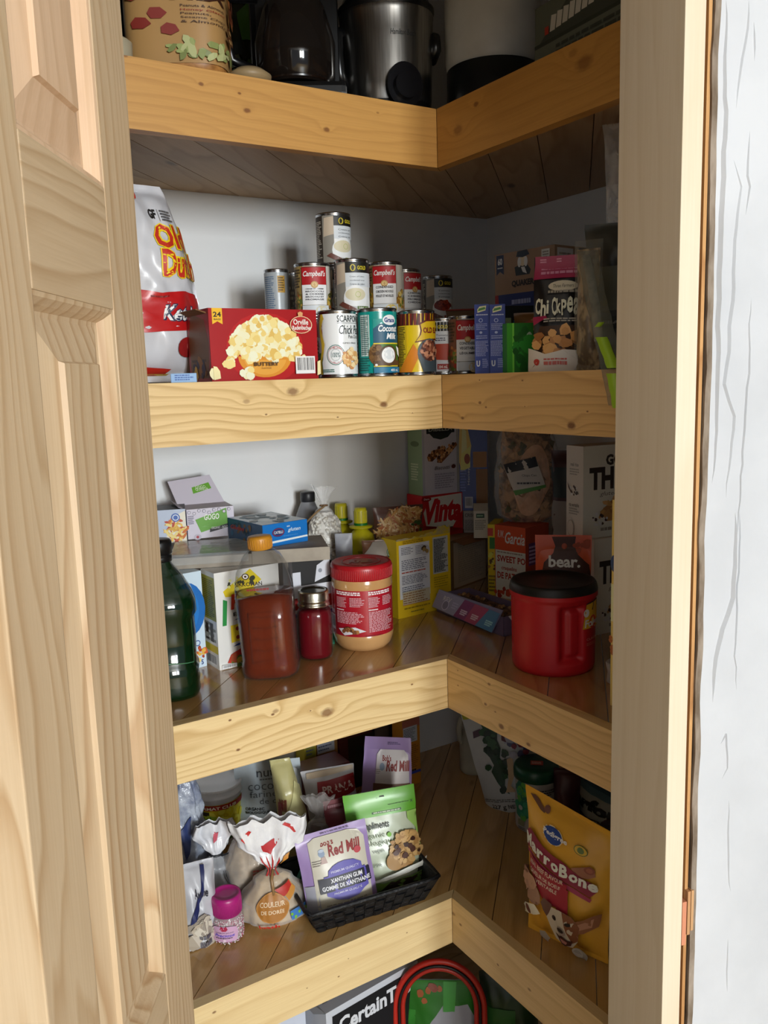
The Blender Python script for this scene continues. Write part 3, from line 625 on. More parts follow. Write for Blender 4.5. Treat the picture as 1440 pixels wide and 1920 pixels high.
# ================================================================ second shelf: cans
def cn(pl,pr,dist,z,h,r=None):
    p=rd((pl+pr)/2,dist); p.z=z; return p,(r or mpx(pr-pl,(p.x,p.y,1.55))/2)
FOOD_G=['8a6f4e','a98a60','6b7a3c','c9a878','5b4a30']
def gold(soup,words,extra=0,vol='284 mL'):
    def d(I):
        I.r(0,0,1,1,'e9e9e6,.3'); I.r(-.3,0,.2,1,'3a3027'); I.l(-.1,.1,.18,.9,22,'cfc8b8',4); I.r(.2,0,.42,1,'8f8a80'); I.p([(.22,.55),(.42,.6),(.42,.98),(.24,.95)],'c9b7a0')
        I.r(.42,.78,1.1,1,'16140f'); I.e(.56,.88,.05,'c9b52c',.07); I.e(.56,.89,.03,'16140f',.03); I.t('GOLD',.64,.84,.82,.92,'d9c52c',.03)
        I.r(.42,.50,1.1,.78,'d5dade'); 
        for i,wd in enumerate(words): I.t(wd,.50,.68-i*.075,.78,.715-i*.075,'4b5157',.008)
        I.e(.60,.26,.22,'f2f1ec',.27); I.e(.60,.34,.19,soup,.13); I.e(.64,.34,.05,'9fb23c',.06) if extra==0 else I.b(.45,.24,.78,.44,20,.004,['8f2b1a','b4452a','6b1c12'],3)
        I.p([(.42,.0),(.9,.0),(.9,.05),(.42,.12)],'b9b9b6'); I.p([(.28,.14),(.36,.2),(.62,.04),(.55,0),(.50,0)],'6b3a2e'); I.r(.62,.02,.86,.10,'4f6b2a' if extra==0 else 'a3251c'); I.t(vol,.64,.035,.84,.085,'e8e8e0',.01)
    return d
def camp(words,foodcols,cupcol='d8cfa8',ox=.0,side='a88b4a'):
    def d(I):
        I.r(0,0,1,1,'b6aa94,.3'); I.r(.0,0,.30+ox,1,side); I.l(.04,.55,.26+ox,.95,7,'4b3a20',3,.7); I.b(.02,.0,.34+ox,.45,60,.0035,foodcols,4)
        I.r(.74+ox,0,1,1,'cfcac0'); I.b(.74+ox,.05,1,.45,34,.004,foodcols,9)
        I.r(.30+ox,.18,.72+ox,.97,'eef0f2'); I.r(.30+ox,.60,.72+ox,.97,'b0151c'); I.r(.30+ox,.955,.72+ox,.975,'7c0f13'); I.t("Campbell's",.325+ox,.74,.70+ox,.89,'f6f2ea',.02,.3)
        I.e(.51+ox,.60,.06,'c79d5a'); I.e(.51+ox,.60,.04,'e0c184')
        n=len(words)
        for i,wd in enumerate(words): I.t(wd,.36+ox,.50-i*.28/n,.66+ox,.50-i*.28/n+.16/n,'2b2b33',.02)
        I.r(.30+ox,.0,.75+ox,.17,'d7dcdf'); I.e(.62+ox,.06,.10,cupcol,.10)
    return d
hb=.1055; zu=S2+hb+.0003
# supports in the rows behind
def plain(I): I.r(0,0,1,1,'a9352c,.35'); I.r(.2,.2,.8,.7,'dcd8cc'); I.l(.25,.25,.75,.65,6,'54463c',3)
sup=[((634,697),1.505,'behind the white chickpea can'),((560,626),1.535,'behind the popcorn box, under the broccoli soup can'),((696,758),1.545,'behind the coconut milk can'),((731,790),1.655,'under the cheddar soup can'),((797,850),1.79,'under the tomato soup can at the back'),((504,556),1.60,'under the short grey can'),((604,666),1.60,'deep behind, second row from the wall')]
first=None
for i,((a,b),ds,wh) in enumerate(sup):
    p,_=cn(a,b,ds,S2,hb)
    lab='red and cream labelled can '+wh
    if first is None: first=steel_can(.0285,hb,TM(p,face(p),z=S2),lab,plain,'lower cans hidden behind the front row',name='food_can')
    else:
        c=first.copy(); COL.objects.link(c); c.matrix_world=TM(p,face(p),z=S2); c['label']=lab
        for ch in first.children: k=ch.copy(); COL.objects.link(k); k.parent=c
G='upper row of stacked soup cans'
p,r=cn(634,697,1.505,zu,0); steel_can(.0302,.0935,TM(p,face(p,-6)),'cream of celery soup can in the stack, directly above the coconut milk can',gold('d9cfae',['Cream of Celery','condensed soup','Crème de céleri']),G)
p,r=cn(604,666,1.60,zu,0); c=steel_can(.0305,.0935,TM(p,face(p,6)),'white and black cream soup can alone on the third level, topmost can',gold('d9cfae',['Cream of','condensed','Crème de']),'cans on the top of the stack')
p2,_=cn(604,666,1.60,zu+.0938,0); steel_can(.0315,.093,TM(p2,face(p2,16)),'cream soup can standing alone at the very top of the pyramid of cans',gold('d9cfae',['Cream of','condensed soup','Crème de']),'cans on the top of the stack')
c['label']='white soup can directly under the topmost can, behind the broccoli soup can'
p,r=cn(560,626,1.535,zu,0); steel_can(.0315,.0925,TM(p,face(p,4)),"broccoli and cheese soup can with red and white label above the popcorn box",camp(['CREAM OF - CRÈME','BROCCOLI','& CHEESE','BROCOLI ET','FROMAGE'],['6b7a3c','8a6a30','c9a84e','4b4a20','a85a2a']),G)
p,r=cn(696,758,1.545,zu,0); steel_can(.030,.0925,TM(p,face(p,-4)),'chicken noodle soup can with red and white label',camp(['CONDENSED','CHICKEN NOODLE','POULET ET NOUILLES'],['d9b348','c9982e','a8752a','e8cf7a','7a8a3c'],'e0c24a'),G)
p,r=cn(733,790,1.665,zu,0); steel_can(.031,.0935,TM(p,face(p,26)),'cheddar cheese soup can half hidden behind the chicken noodle can',camp(['CHEDDAR','CHEESE','FROMAGE','CHEDDAR'],['c98a4a','b8744a','d9a86a'],ox=.06,side='c9c3b6'),G)
p,r=cn(797,850,1.79,zu,0); steel_can(.0305,.0935,TM(p,face(p,2)),'tomato soup can with a grey-green band, back right of the pyramid',gold('8f2b1a',['Tomato','condensed soup','Tomates'],1),G)
def d(I): I.r(0,0,1,1,'aab0b4,.3'); I.l(.12,.2,.45,.92,16,'5d7490',3); I.r(.52,.55,.72,.92,'b98f3a'); I.l(.54,.58,.70,.9,6,'54421c',5)
p,r=cn(504,550,1.60,zu,0); steel_can(r,.092,TM(p,face(p)),'narrow can with grey back label, far left of the pyramid',d,G)
def d(I): I.r(0,0,1,1,'5b5344,.3'); I.l(.1,.2,.9,.9,14,'a59a80',3)
p,r=cn(543,571,1.68,zu,0); p.z=S2; steel_can(.024,.201,TM(p,face(p)),'slim dark can between the narrow grey can and the broccoli soup can',d,G)
# front row
F_='front row of cans'
def d(I):
    I.r(0,0,1,1,'e9ecef,.25'); I.r(-.2,.62,.22,1,'a5201f'); I.r(-.2,.36,.22,.62,'c9c6cf'); I.r(-.2,0,.22,.36,'2f6a2c')
    I.p([(.20,1),(.34,1),(.25,.9),(.20,.78),(.22,.66),(.27,.5),(.24,.36),(.18,.2),(.2,0),(.14,0),(.12,.2),(.19,.4),(.19,.5),(.14,.7),(.15,.88)],'d9b93a')
    I.p([(.24,1),(.34,1),(.28,.9),(.22,.78),(.24,.66),(.29,.5),(.26,.36),(.2,.2),(.22,0),(.5,0),(.5,1)],'e9ecef'); I.l(-.1,.85,.12,.95,2,'e8d8d0',1); I.l(-.1,.45,.12,.55,2,'a5201f',1)
    I.t('SCARPONE',.50,.86,.96,.97,'1f2a2a',.01); I.r(.5,.84,1,.846,'1f2a2a'); I.t('Chick Peas',.53,.66,.98,.81,'1f2a2a',.005,.3); I.t('Pois Chiches',.68,.59,.95,.65,'1f2a2a',.0,.2); I.t('GMO FREE',.58,.50,.84,.525,'1f2a2a',.0)
    I.e(.46,.32,.145,'2f6a5a',.17); I.e(.46,.32,.135,'e9ecef',.158); I.e(.46,.32,.125,'a5302f',.147); I.e(.46,.32,.118,'e9ecef',.139); I.e(.46,.32,.08,'9aa3a5',.1); I.e(.46,.32,.073,'e9ecef',.092); I.t('100%',.40,.28,.53,.36,'2f5a5a',.01); I.t('ITALIAN',.37,.40,.55,.43,'a5302f',.0,arch=.02)
    I.b(.58,.12,.84,.42,46,.0045,['d9a868','e8c48a','c9905a','f0d8a8'],3); I.l(.25,.03,.45,.09,2,'2f6a5a',3)
p,r=cn(599,672,1.385,S2,0); steel_can(r,hb,TM(p,face(p,0)),'white chickpea can with black script between the popcorn box and the coconut milk',d,F_,name='food_can')
def d(I):
    I.r(0,0,1,1,'0f8f86,.25'); I.r(.18,.28,.36,.95,'c8d5d2'); I.l(.19,.3,.35,.93,20,'3a5a58',3); I.l(.12,.03,.36,.26,6,'0a5a55',4)
    I.r(.42,0,.9,.80,'0d4f6b'); I.p([(.42,.72),(.55,.82),(.9,.82),(.9,.88),(.42,.88)],'0f8f86'); I.e(.70,.86,.125,'e8e8ea',.085); I.t('Grace',.60,.82,.80,.90,'1a3a7a',.04)
    I.t('Coconut',.50,.67,.86,.78,'eef2f2',.03,.25); I.t('Milk',.63,.55,.83,.65,'eef2f2',.03,.25)
    I.r(.42,.1,.9,.49,'d9c22c'); I.r(.42,.12,.9,.47,'3c6b1f'); I.e(.47,.30,.13,'6b4a26',.17); I.b(.38,.16,.56,.44,26,.004,['7a5830','54381c','8a6a3c'],3); I.r(.42,.12,.9,.2,'54381c'); I.e(.66,.28,.15,'54381c',.17); I.e(.655,.29,.115,'eceff0',.13,n=26); I.e(.66,.30,.075,'d8dde0',.085); I.p([(.80,.44),(.88,.40),(.9,.26),(.84,.3)],'eceff0')
    I.r(.42,.0,.9,.09,'0d6f92'); I.t('400 mL',.68,.02,.84,.065,'eef2f2',.01); I.e(.46,.13,.02,'e8e8e8')
p,r=cn(672,747,1.405,S2,0); steel_can(r,.1085,TM(p,face(p,3)),'teal coconut milk can with a halved coconut on the label',d,F_,name='food_can')
def d(I):
    I.r(0,0,1,1,'e8c81a,.3'); I.r(0,.80,1.05,1,'7a2416'); 
    for k in range(12): I.p([(k*.09,.8),(k*.09+.035,.8),(k*.09+.055,1),(k*.09+.02,1)],'4a1a12')
    I.r(.08,.0,.28,.80,'d9b81a'); I.l(.10,.1,.26,.78,24,'3a2a14',4); I.p([(.42,.5),(.5,.62),(.52,.7),(.5,.83),(.6,.88),(1,.9),(1,.55),(.6,.53)],'6b1d12'); I.p([(.44,.52),(.52,.63),(.54,.7),(.52,.81),(.62,.86),(1,.88),(1,.58),(.62,.56)],'e8c21a'); I.t('OLD EL PASO',.56,.66,1.1,.76,'8a1f14',.05)
    I.p([(.1,0),(.36,0),(.5,.3),(.4,.48),(.3,.3)],'e0861c'); I.e(.68,.32,.22,'4b5a63',.25); I.p([(.46,.3),(.55,0),(.9,0),(.9,.3)],'3d4c56'); I.e(.69,.36,.18,'5a2a1c',.18); I.b(.52,.2,.87,.52,90,.0032,['a86a4e','8a4a34','c98a68','5b2a1e','d9a080'],3)
p,r=cn(747,817,1.43,S2,0); steel_can(r,hb,TM(p,face(p,10)),'yellow bean can with a bowl of beans on the label',d,F_,name='food_can')
def d(I):
    I.r(0,0,1,1,'e2e2e0,.3'); I.r(.1,.80,1,.98,'16140f'); I.e(.32,.89,.07,'c9b52c',.06); I.e(.32,.90,.04,'16140f',.025); I.t('GOLD',.42,.85,.62,.92,'d9c52c',.03); I.r(.1,.55,1,.8,'dde2e8'); I.t('Tomato',.38,.70,.62,.74,'4b4b6b',.01); I.l(.15,.6,.6,.68,2,'5b5b6b',3)
    I.p([(.1,.30),(.3,.24),(.6,.22),(1,.3),(1,.55),(.1,.55)],'b5442c'); I.r(.1,.0,1,.22,'d9d9de'); I.r(.40,.04,.62,.15,'a3251c'); I.t('284 mL',.42,.06,.60,.12,'f0e8e0',.01)
p,r=cn(802,862,1.50,S2,0); steel_can(r,.0965,TM(p,face(p,-4)),'small tomato soup can wedged between the yellow bean can and the vegetable soup',d,F_)
p,r=cn(842,901,1.475,S2,0); steel_can(r,.0975,TM(p,face(p,6)),'vegetable soup can with red and white label beside the dark blue cartons',camp(['CONDENSED','VEGETABLE','LÉGUMES'],['a85a2e','c9844a','7a8a3c','b5442c','8a5a3a','5b6a2c'],'d9c8a0',.02,'8a5a42'),F_)
# ================================================================ second shelf, right arm
LIFT=1.5
def knorr(I):
    I.r(0,0,1,1,'1c2f80,.35'); I.p([(.2,.88),(.75,.91),(.8,.98),(.35,.97),(.2,.93)],'d9d0a0'); I.p([(.22,.9),(.75,.93),(.7,.96),(.3,.94)],'3f7a3a'); I.l(.12,.84,.9,.86,1,'a8b0d8',2,.8,0); I.e(.42,.77,.14,'9aa3cf',.03); I.e(.42,.77,.09,'1c2f80',.02); I.l(.1,.63,.9,.73,4,'8089b8',3); I.e(.42,.595,.1,'9aa3cf',.018); I.l(.1,.5,.9,.56,2,'8089b8',3); I.l(.06,.25,.94,.48,11,'8790bf',4); I.t('U',.1,.1,.35,.19,'b8bcd8',.05); I.l(.5,.08,.9,.22,5,'8790bf',6)
for (a,b,ds,lab) in ((891,918.5,1.375,'dark blue stock cube carton touching the vegetable soup can'),(919,948,1.365,'dark blue stock cube carton beside the green box')):
    A=rd(a,ds); B=rd(b,ds); cartonbox('stock_cube_box',lab,'box',A,B,.042,S2,hz(a,571,A)-S2,'1c2f80,.35',knorr,right=lambda I:I.r(0,0,1,1,'152360'),group='pair of dark blue cartons')
A=rd(951,1.345); B=rd(1000,1.36); cartonbox('tea_box','bright green narrow box standing right of the blue cartons','box',A,B,.05,S2,hz(950,606,A)-S2,'2f7a22,.4',lambda I:(I.r(0,0,.2,1,'3f9a2a'),I.r(.2,0,.27,1,'6fc043'),I.r(.27,0,1,1,'256b20'),I.e(.85,.7,.12,'9aa890',.12),I.b(.3,.1,.9,.9,18,.008,['2f8a2a','1e5a1a'],3),I.r(.9,0,1,.25,'7a1a18')))
A=rd(947,1.47); B=rd(1001,1.49); cartonbox('coffee_pod_box','black box with faint blue lettering standing behind the green box','box',A,B,.05,S2,hz(950,573,A)-S2,'101614,.5',lambda I:(I.r(.0,.68,.22,.82,'7a8a6a'),I.l(.3,.70,.8,.80,1,'2a5578',3,.7)))
p=rd(1004,1.432); g=Bag(.07,.095,.028,'pillow',4,.004); mb=MB(); g.mesh(mb,'6b4a26,.35'); I=Ink(mb,g.front(),.001); I.b(.1,.4,.9,.9,50,.006,['7a4a24','a8754a','4b2c14','8a3a1c'],3); I.bar(.55,.15,.8,.5,3,'b9b6ae'); I.r(.05,.05,.9,.13,'5a2a1a'); I.l(.15,.065,.8,.115,1,'c9b48a',3)
tag(mb.build('granola_bag',T=TM(p,face(p),z=S2+.001)),'small brown granola bag with a white barcode left of the chickpea snack pouch','bag')
# oat assortment box
A=rd(930,1.70); B=rd(1040,1.60)
def d(I):
    I.r(0,0,1,1,'8f745e,.6'); I.r(0,0,1,.42,'1c2c66'); I.p([(0,0),(.12,0),(.06,.42),(0,.42)],'8a1f22'); I.p([(.02,.70),(.17,.70),(.17,1),(.02,1)],'8f745e')
    I.p([(.03,.98),(.16,.98),(.16,.70),(.095,.75),(.03,.70)],'1f2a4a'); I.t('60',.055,.84,.135,.94,'d9d5c8',.04); I.l(.05,.79,.14,.81,1,'d9d5c8',1,.8,0)
    I.p([(.37,.66),(.35,.78),(.42,.80),(.56,.80),(.62,.72),(.60,.66)],'232b30'); I.e(.485,.86,.055,'cdb89c',.08); I.e(.43,.84,.03,'d5d0c4',.07); I.e(.54,.84,.03,'d5d0c4',.07); I.p([(.38,.92),(.40,.99),(.56,1.0),(.60,.93),(.49,.9)],'26303c'); I.p([(.46,.77),(.52,.77),(.56,.67),(.49,.7)],'d5d0c4')
    I.t('QUAKER',.30,.50,.68,.60,'2a2322',.05); I.l(.3,.36,.62,.39,1,'8a93b8',2,.8,0); I.t('ASSORTMENT',.30,.24,.66,.34,'9aa3c4',.02); I.l(.35,.17,.6,.2,1,'8a93b8',4,.8,0)
    I.r(.80,.76,.93,.96,'cfcac0'); I.l(.82,.8,.92,.94,4,'7a756a',3)
cartonbox('oat_box','large tan and dark blue oat carton standing at the back of the can shelf','box',A,B,.12,S2,hz(935,478,A)-S2,'8f745e,.6',d,right=lambda I:(I.r(0,0,1,.42,'1c2c66'),I.r(.05,.80,.42,.98,'d5d2c8'),I.l(.1,.83,.38,.95,4,'7a756a',3),I.r(.55,.76,.95,.99,'14141c'),I.t('60',.64,.83,.87,.94,'d9d5c8',.05)),warp=lambda b:b*.66/.42 if b<.42 else .66+(b-.42)*.34/.58)
# chickpea pouch
p=rd(1048,1.30); ht=hz(1048,480,p)-S2; w=mpx(90,(p.x,p.y,1.55)); g=Bag(w*1.04,ht,.05,'doy',5,.004,curl=.03,nar=.02)
mb=MB(); g.mesh(mb,'141214,.35'); I=Ink(mb,g.front(),.0012,.00016)
I.r(0,.80,1,1,'8a1440,.35'); I.l(.12,.94,.25,.98,2,'c98aa0',1); I.l(.45,.94,.55,.98,2,'c98aa0',1); I.l(.15,.83,.95,.90,2,'b87a94',2,.6,0); I.e(.58,.73,.28,'b8b09c',.045); I.t('Three Farmers',.40,.715,.78,.745,'3a3a2c',.0,.3); I.p([(.85,.66),(1,.66),(1,.8),(.9,.78)],'1f5a6a'); I.l(.3,.66,.9,.70,1,'8a8478',4)
for k,ch in enumerate('ChiCkPeas'): I.t(ch,.08+k*.098,.49-(k%2)*.02,.17+k*.098-(.05 if ch=='i' else 0),.63-(k%3)*.012,'cfc6b2',.03)
I.p([(.08,.40),(.3,.45),(.28,.47),(.06,.47)],'8a1440'); I.l(.25,.41,.95,.45,2,'9a9488',5); I.p([(.12,.12),(.12,.28),(.2,.38),(.9,.38),(.95,.12)],'3a2414'); I.b(.12,.12,.95,.36,22,.0095,['a8733e','b8844a','8f5c2e','c49458'],3)
I.p([(.02,0),(1,0),(1,.15),(.6,.17),(.3,.14),(.02,.2)],'c4beb6'); I.e(.17,.08,.045,'a3251c'); I.l(.28,.06,.7,.11,2,'b05a50',3); I.e(.88,.09,.08,'6b1a30',.025)
tag(mb.build('chickpea_pouch',T=TM(p,face(p,-4),z=S2+.001)),'black and magenta standing pouch of roasted chickpeas','pouch')
# clear bag of nuts leaning
p=rd(1102,1.265); ht=hz(1100,468,p)-S2; g=Bag(.034,ht,.02,'pillow',9,.004,lean=0); mb=MB(); g.mesh(mb,mottle('nut_filling','5d4a33','a08a66',70,(1,1,.6),.4,.5,80,2,.003,lo=.45,hi=.55)); 
root=thing('nut_bag','tall narrow clear bag of sliced nuts with a foil edge, right of the chickpea pouch','bag',TM(p,face(p,-20),z=S2+.001)); mb.build('contents',root)
g2=Bag(.042,ht+.012,.026,'pillow',9,.005,lean=0); mb=MB(); g2.mesh(mb,film('dim_film','77776e',.12)); mb.build('clear_bag',root)
# dark bag and zip bag with lime strip against the jamb
p=rd(1158,1.37); g=Bag(.10,.215,.05,'full',12,.008,curl=-.05); mb=MB(); g.mesh(mb,mottle('charcoal_foil','2b2d29','4a4b43',9,rough=.4)); I=Ink(mb,g.front(),.001); I.r(.2,.4,.8,.7,'56584c'); I.r(.2,.28,.8,.36,'20221e'); I.l(.25,.3,.75,.34,1,'7a7a70',2)
tag(mb.build('foil_bag',T=TM(p,face(p),z=S2+.001)),'charcoal foil bag standing behind the lime-striped zip bag','bag')
p=gx(1128,690,.012); q=gx(1132,470,.05); 
root=thing('zip_bag','crumpled clear zip bag with lime green strips sagging over the shelf edge','bag',TM(p,0,z=0))
def strip(pts,wd,m,name,lab=None,th=.0012,n=10):
    mb=MB(); P=[]
    for (x0,y0,z0),(x1,y1,z1) in zip(pts,pts[1:]):
        for i in range(n): t=i/n; P.append(Vector((x0+(x1-x0)*t,y0+(y1-y0)*t,z0+(z1-z0)*t)))
    P.append(Vector(pts[-1])); vd=Vector((.67,-.74,0)); vs=[];fs=[]
    for i,c in enumerate(P):
        k=.0016*noise.noise(Vector((i*.4,wd*90,1))); nn=Vector((-.74,-.67,0))
        vs+=[c-vd*(wd+k),c+vd*(wd-k),c+vd*(wd-k)-nn*th,c-vd*(wd+k)-nn*th]
    for i in range(len(P)-1):
        a=4*i; fs+=[(a,a+1,a+5,a+4),(a+1,a+2,a+6,a+5),(a+2,a+3,a+7,a+6),(a+3,a,a+4,a+7)]
    mb.add(vs,fs,m,True); o=mb.build(name,root)
    if lab: o['label']=lab
    return o
def loc(px,py,X): v=gx(px,py,X); return (v.x-p.x,v.y-p.y,v.z)
LIME='8cae2a,.35'
strip([loc(1102,470,.05),loc(1117,560,.03),loc(1136,640,-.004),loc(1150,700,-.008),loc(1163,760,-.010)],.014,film('zip_film','6f746c',.22,.2,.6,50),'clear_sheet')
strip([loc(1127,632,-.006),loc(1150,690,-.012)],.0075,LIME,'zip_strip','lime green strip'); strip([loc(1150,700,-.010),loc(1163,765,-.013)],.009,LIME,'zip_strip','lime green strip')
strip([loc(1120,613,.0),loc(1128,604,-.001)],.004,LIME,'zip_tab','lime green tab')
strip([loc(1097,478,.06),loc(1108,520,.05),loc(1118,590,.03),loc(1122,640,.02)],.006,mottle('crumpled_foil','77756c','a9a698',60,rough=.3,bump=.6,bscale=90),'foil_edge')
p=rd(1166,1.36); mb=MB(); g=Bag(.05,.14,.02,'pillow',15,.012,fx=30,fz=30,topw=1.3); g.mesh(mb,film('knotted_film','d6dbe0',.28,.15,.9,35)); tag(mb.build('knotted_bag',T=TM(p,face(p),z=S2+.2165)),'knot of a clear plastic bag peeking past the jamb above the can shelf','bag')
p=rd(1206,1.26); mb=MB(); g=Bag(.05,.235,.04,'full',16,.008); g.mesh(mb,'c9a51c,.4'); tag(mb.build('yellow_bag',T=TM(p,face(p),z=S2+.001)),'yellow bag almost hidden behind the jamb on the can shelf','bag')
# brown paper bag behind the small tomato can
p=rd(893,1.60); g=Bag(.11,.118,.04,'full',18,.006); mb=MB(); g.mesh(mb,mottle('brown_paper','4f3a26','604a34',10,rough=.8)); mb.tube([g.pos(i/16,.985,1)+Vector((0,-.001,0)) for i in range(17)],.0015,'7a2418,.5',6)
tag(mb.build('paper_bag',T=TM(p,face(p),z=S2+.001)),'brown package with a thin red rim behind the vegetable soup can','bag')
LIFT=1.0
# ================================================================ third shelf, left arm
def off(p,d):
    v=Vector((p[0],p[1],0)).normalized(); return Vector((p[0]+v.x*d,p[1]+v.y*d,0))
def stand(px,py,z,r): return off(gz(px,py,z),r)
# green oil jug
r=.052; p=stand(317,1322,S3,r); H=hz(318,1010,p)-S3
root=thing('oil_bottle','large dark green bottle with black screw cap at the door edge','bottle',TM(p,face(p),z=S3))
z=lambda f:H*f
pr=[(r*.80,0),(r*.95,.004),(r*1.0,.012),(r*.97,.02),(r*1.0,.03),(r*.96,.038),(r*1.0,z(.2)),(r*.93,z(.22)),(r*.95,z(.4)),(r*.94,z(.52)),(r*1.02,z(.55)),(r*1.0,z(.62)),(r*.9,z(.68)),(r*.62,z(.78)),(r*.36,z(.85)),(r*.31,z(.88))]
gl=mat('07260f,.06,0,.72'); mb=MB(); mb.lathe(pr,gl,48,sq=3.2); mb.build('glass_body',root)
mb=MB(); mb.lathe([(a*.93,b+.003) for a,b in pr if b<z(.63)]+[(.0001,z(.63)+.003)],'050805,.15',48,sq=3.2); mb.build('oil',root)
mb=MB(); mb.lathe([(r*.33,z(.86)),(r*.40,z(.865)),(r*.40,z(.9)),(r*.36,z(.905)),(r*.36,z(.91)),(r*.42,z(.915)),(r*.42,z(.985)),(r*.38,H),(.0001,H)],'101214,.35',40); mb.build('screw_cap',root)
mb=MB(); S=Round(lambda z_:r*.955,z(.24),z(.52),28,3.2); I=Ink(mb,S,.0015); I.r(.32,0,.33,1,'1b4a2c,.2'); I.r(.60,0,.608,1,'2a5a3c,.2'); I.p([(.33,.06),(.60,.0),(.60,.02),(.33,.09)],'3a6a4c,.2'); mb.build('panel_ridges',root)
# cartons that carry the long tray
A5=gz(412,1257,S3); B5=gz(530,1229,S3); zs=hz(412,1074,A5)-S3
def d(I):
    I.r(0,0,1,1,'e4e3df'); I.p([(.12,.80),(.55,.99),(.72,.86),(.45,.72),(.15,.74)],'e8cf1e'); I.b(.2,.76,.62,.95,16,.004,['3a3a1e','f2ee9a'],3); I.t('PASTA',.22,.60,.95,.76,'c2281c',.05,.1); I.t('PASTA',.23,.61,.94,.755,'d8401f',.02,.1)
    I.p([(.08,.45),(.14,.45),(.17,.70),(.11,.72)],'1f8a3c'); I.t('ENRICHED',.25,.53,.85,.57,'1a1a1a',.02); I.p([(.25,.49),(.95,.51),(.95,.53),(.4,.52)],'1f3a8a')
    I.p([(.2,.26),(.9,.30),(.9,.47),(.2,.44)],'efd52a'); I.t('GLUTEN',.42,.375,.85,.435,'c2481c',.03); I.t('SANS',.42,.28,.75,.34,'c2481c',.03); I.e(.3,.40,.03,'8a2a1c'); I.e(.3,.31,.03,'8a2a1c'); I.p([(.22,.22),(.8,.25),(.8,.265),(.3,.245)],'1f3a8a')
    I.p([(.12,.06),(.18,.14),(.5,.24),(.62,.2),(.5,.09),(.3,.04)],'c2301e'); I.b(.15,.0,.8,.14,36,.006,['8fae3c','c9a83a','5b7a2a','a84a2a'],4); I.bar(.03,.01,.25,.05,4)
def s_(I):
    I.r(0,0,1,1,'e4e3df'); I.r(0,.5,1,.95,'a8a23a'); I.l(.1,.52,.9,.92,20,'5b5a20',3); I.r(0,.16,1,.24,'d2c23a'); I.l(.1,.26,.9,.48,4,'8a8a80',5); I.r(.15,.28,.35,.45,'3a2a20'); I.r(.5,.27,.72,.46,'3a2a20'); I.r(.15,.30,.35,.35,'b9b9b0'); I.bar(.1,.02,.9,.14,6)
cartonbox('pasta_box','white and yellow corn pasta carton standing behind the amber bottle','box',A5,B5,.055,S3,zs-.0006,'e4e3df',d,s_)
A=gz(335,1262,S3); B=gz(388,1248,S3)
def d(I):
    I.r(0,0,1,1,'c9dcea'); I.e(.45,.62,.62,'1668b8',.28); I.e(.3,.62,.55,'1d78c8',.25); I.e(.72,.26,.10,'2a4a9a'); I.e(.72,.26,.07,'c9dcea'); I.b(.4,.08,1,.22,26,.004,['e0b04a','c9552a','e8d08a','a83a1c'],3); I.t('5',.8,.03,.88,.08,'2a4a8a'); I.l(.3,.02,.7,.06,1,'5a7aa0',3)
cartonbox('pasta_box','pale blue carton with a blue disc beside the green bottle','box',A,B,.05,S3,zs-.0006,'c9dcea',d)
A=off(gz(556,1236,S3),.05); B=off(gz(628,1222,S3),.05)
def d(I):
    I.r(0,0,1,1,'d8dbe2'); I.r(0,.66,1,1,'0c0c0c'); I.p([(.55,.72),(.95,.78),(.95,.98),(.62,.9)],'d3d6df'); I.r(0,.66,.2,.85,'d3d6df'); I.r(0,.58,1,.70,'cfd2da'); I.e(.7,.84,.05,'8a8f9a'); I.r(0,.44,1,.57,'b8281e'); I.r(0,.40,1,.44,'f0f0f0'); I.r(0,.36,1,.40,'1f3a8a'); I.l(.1,.05,.9,.3,6,'7a8090',4); I.r(.8,0,1,.12,'1a7a5a')
root=None
cartonbox('cracker_box','red, blue and white open carton behind the jar of red jelly','box',A,B,.05,S3,zs-.0006,'d8dbe2',d)
# long flat tray box with clear window
zt_=S3+zs; A=gz(322,1069,zt_); B=gz(619,1049,zt_)
T,w=boxT(A,B,.14,zt_); h=.020
root=thing('window_box','long flat brown box with a clear film window, lying across the pasta cartons','box',T)
kr=mottle('grey_board','8d8478','a39a8c',20,rough=.75); mb=MB(); mb.box(-w/2,-.07,0,w/2,.07,h,kr,.001); mb.build('tray',root)
mb=MB(); mb.box(-w/2-.001,-.071,h*.35,-w*.02,.06,h+.006,film('tray_window','dfe6ea',.22,.06,.5,22),.002); I=Ink(mb,tp(w,.14,h),.0004); I.r(.02,.08,.47,.85,'8f9aa0,.2'); I.b(.1,.2,.46,.8,22,.010,['7a8288','a9b4ba','5e6a62','b9c4c8'],3); I.l(.2,.15,.4,.22,1,'4f8a3a',4); mb.build('film_window',root,label='clear film window with painted glare')  # pale grey patches paint the film's glare into the colour
mb=MB(); mb.box(w*.0,-.0715,h*.0,w/2,-.069,h+.004,kr,.0006); mb.build('cardboard_edge',root)
zq=zt_+h+.0065
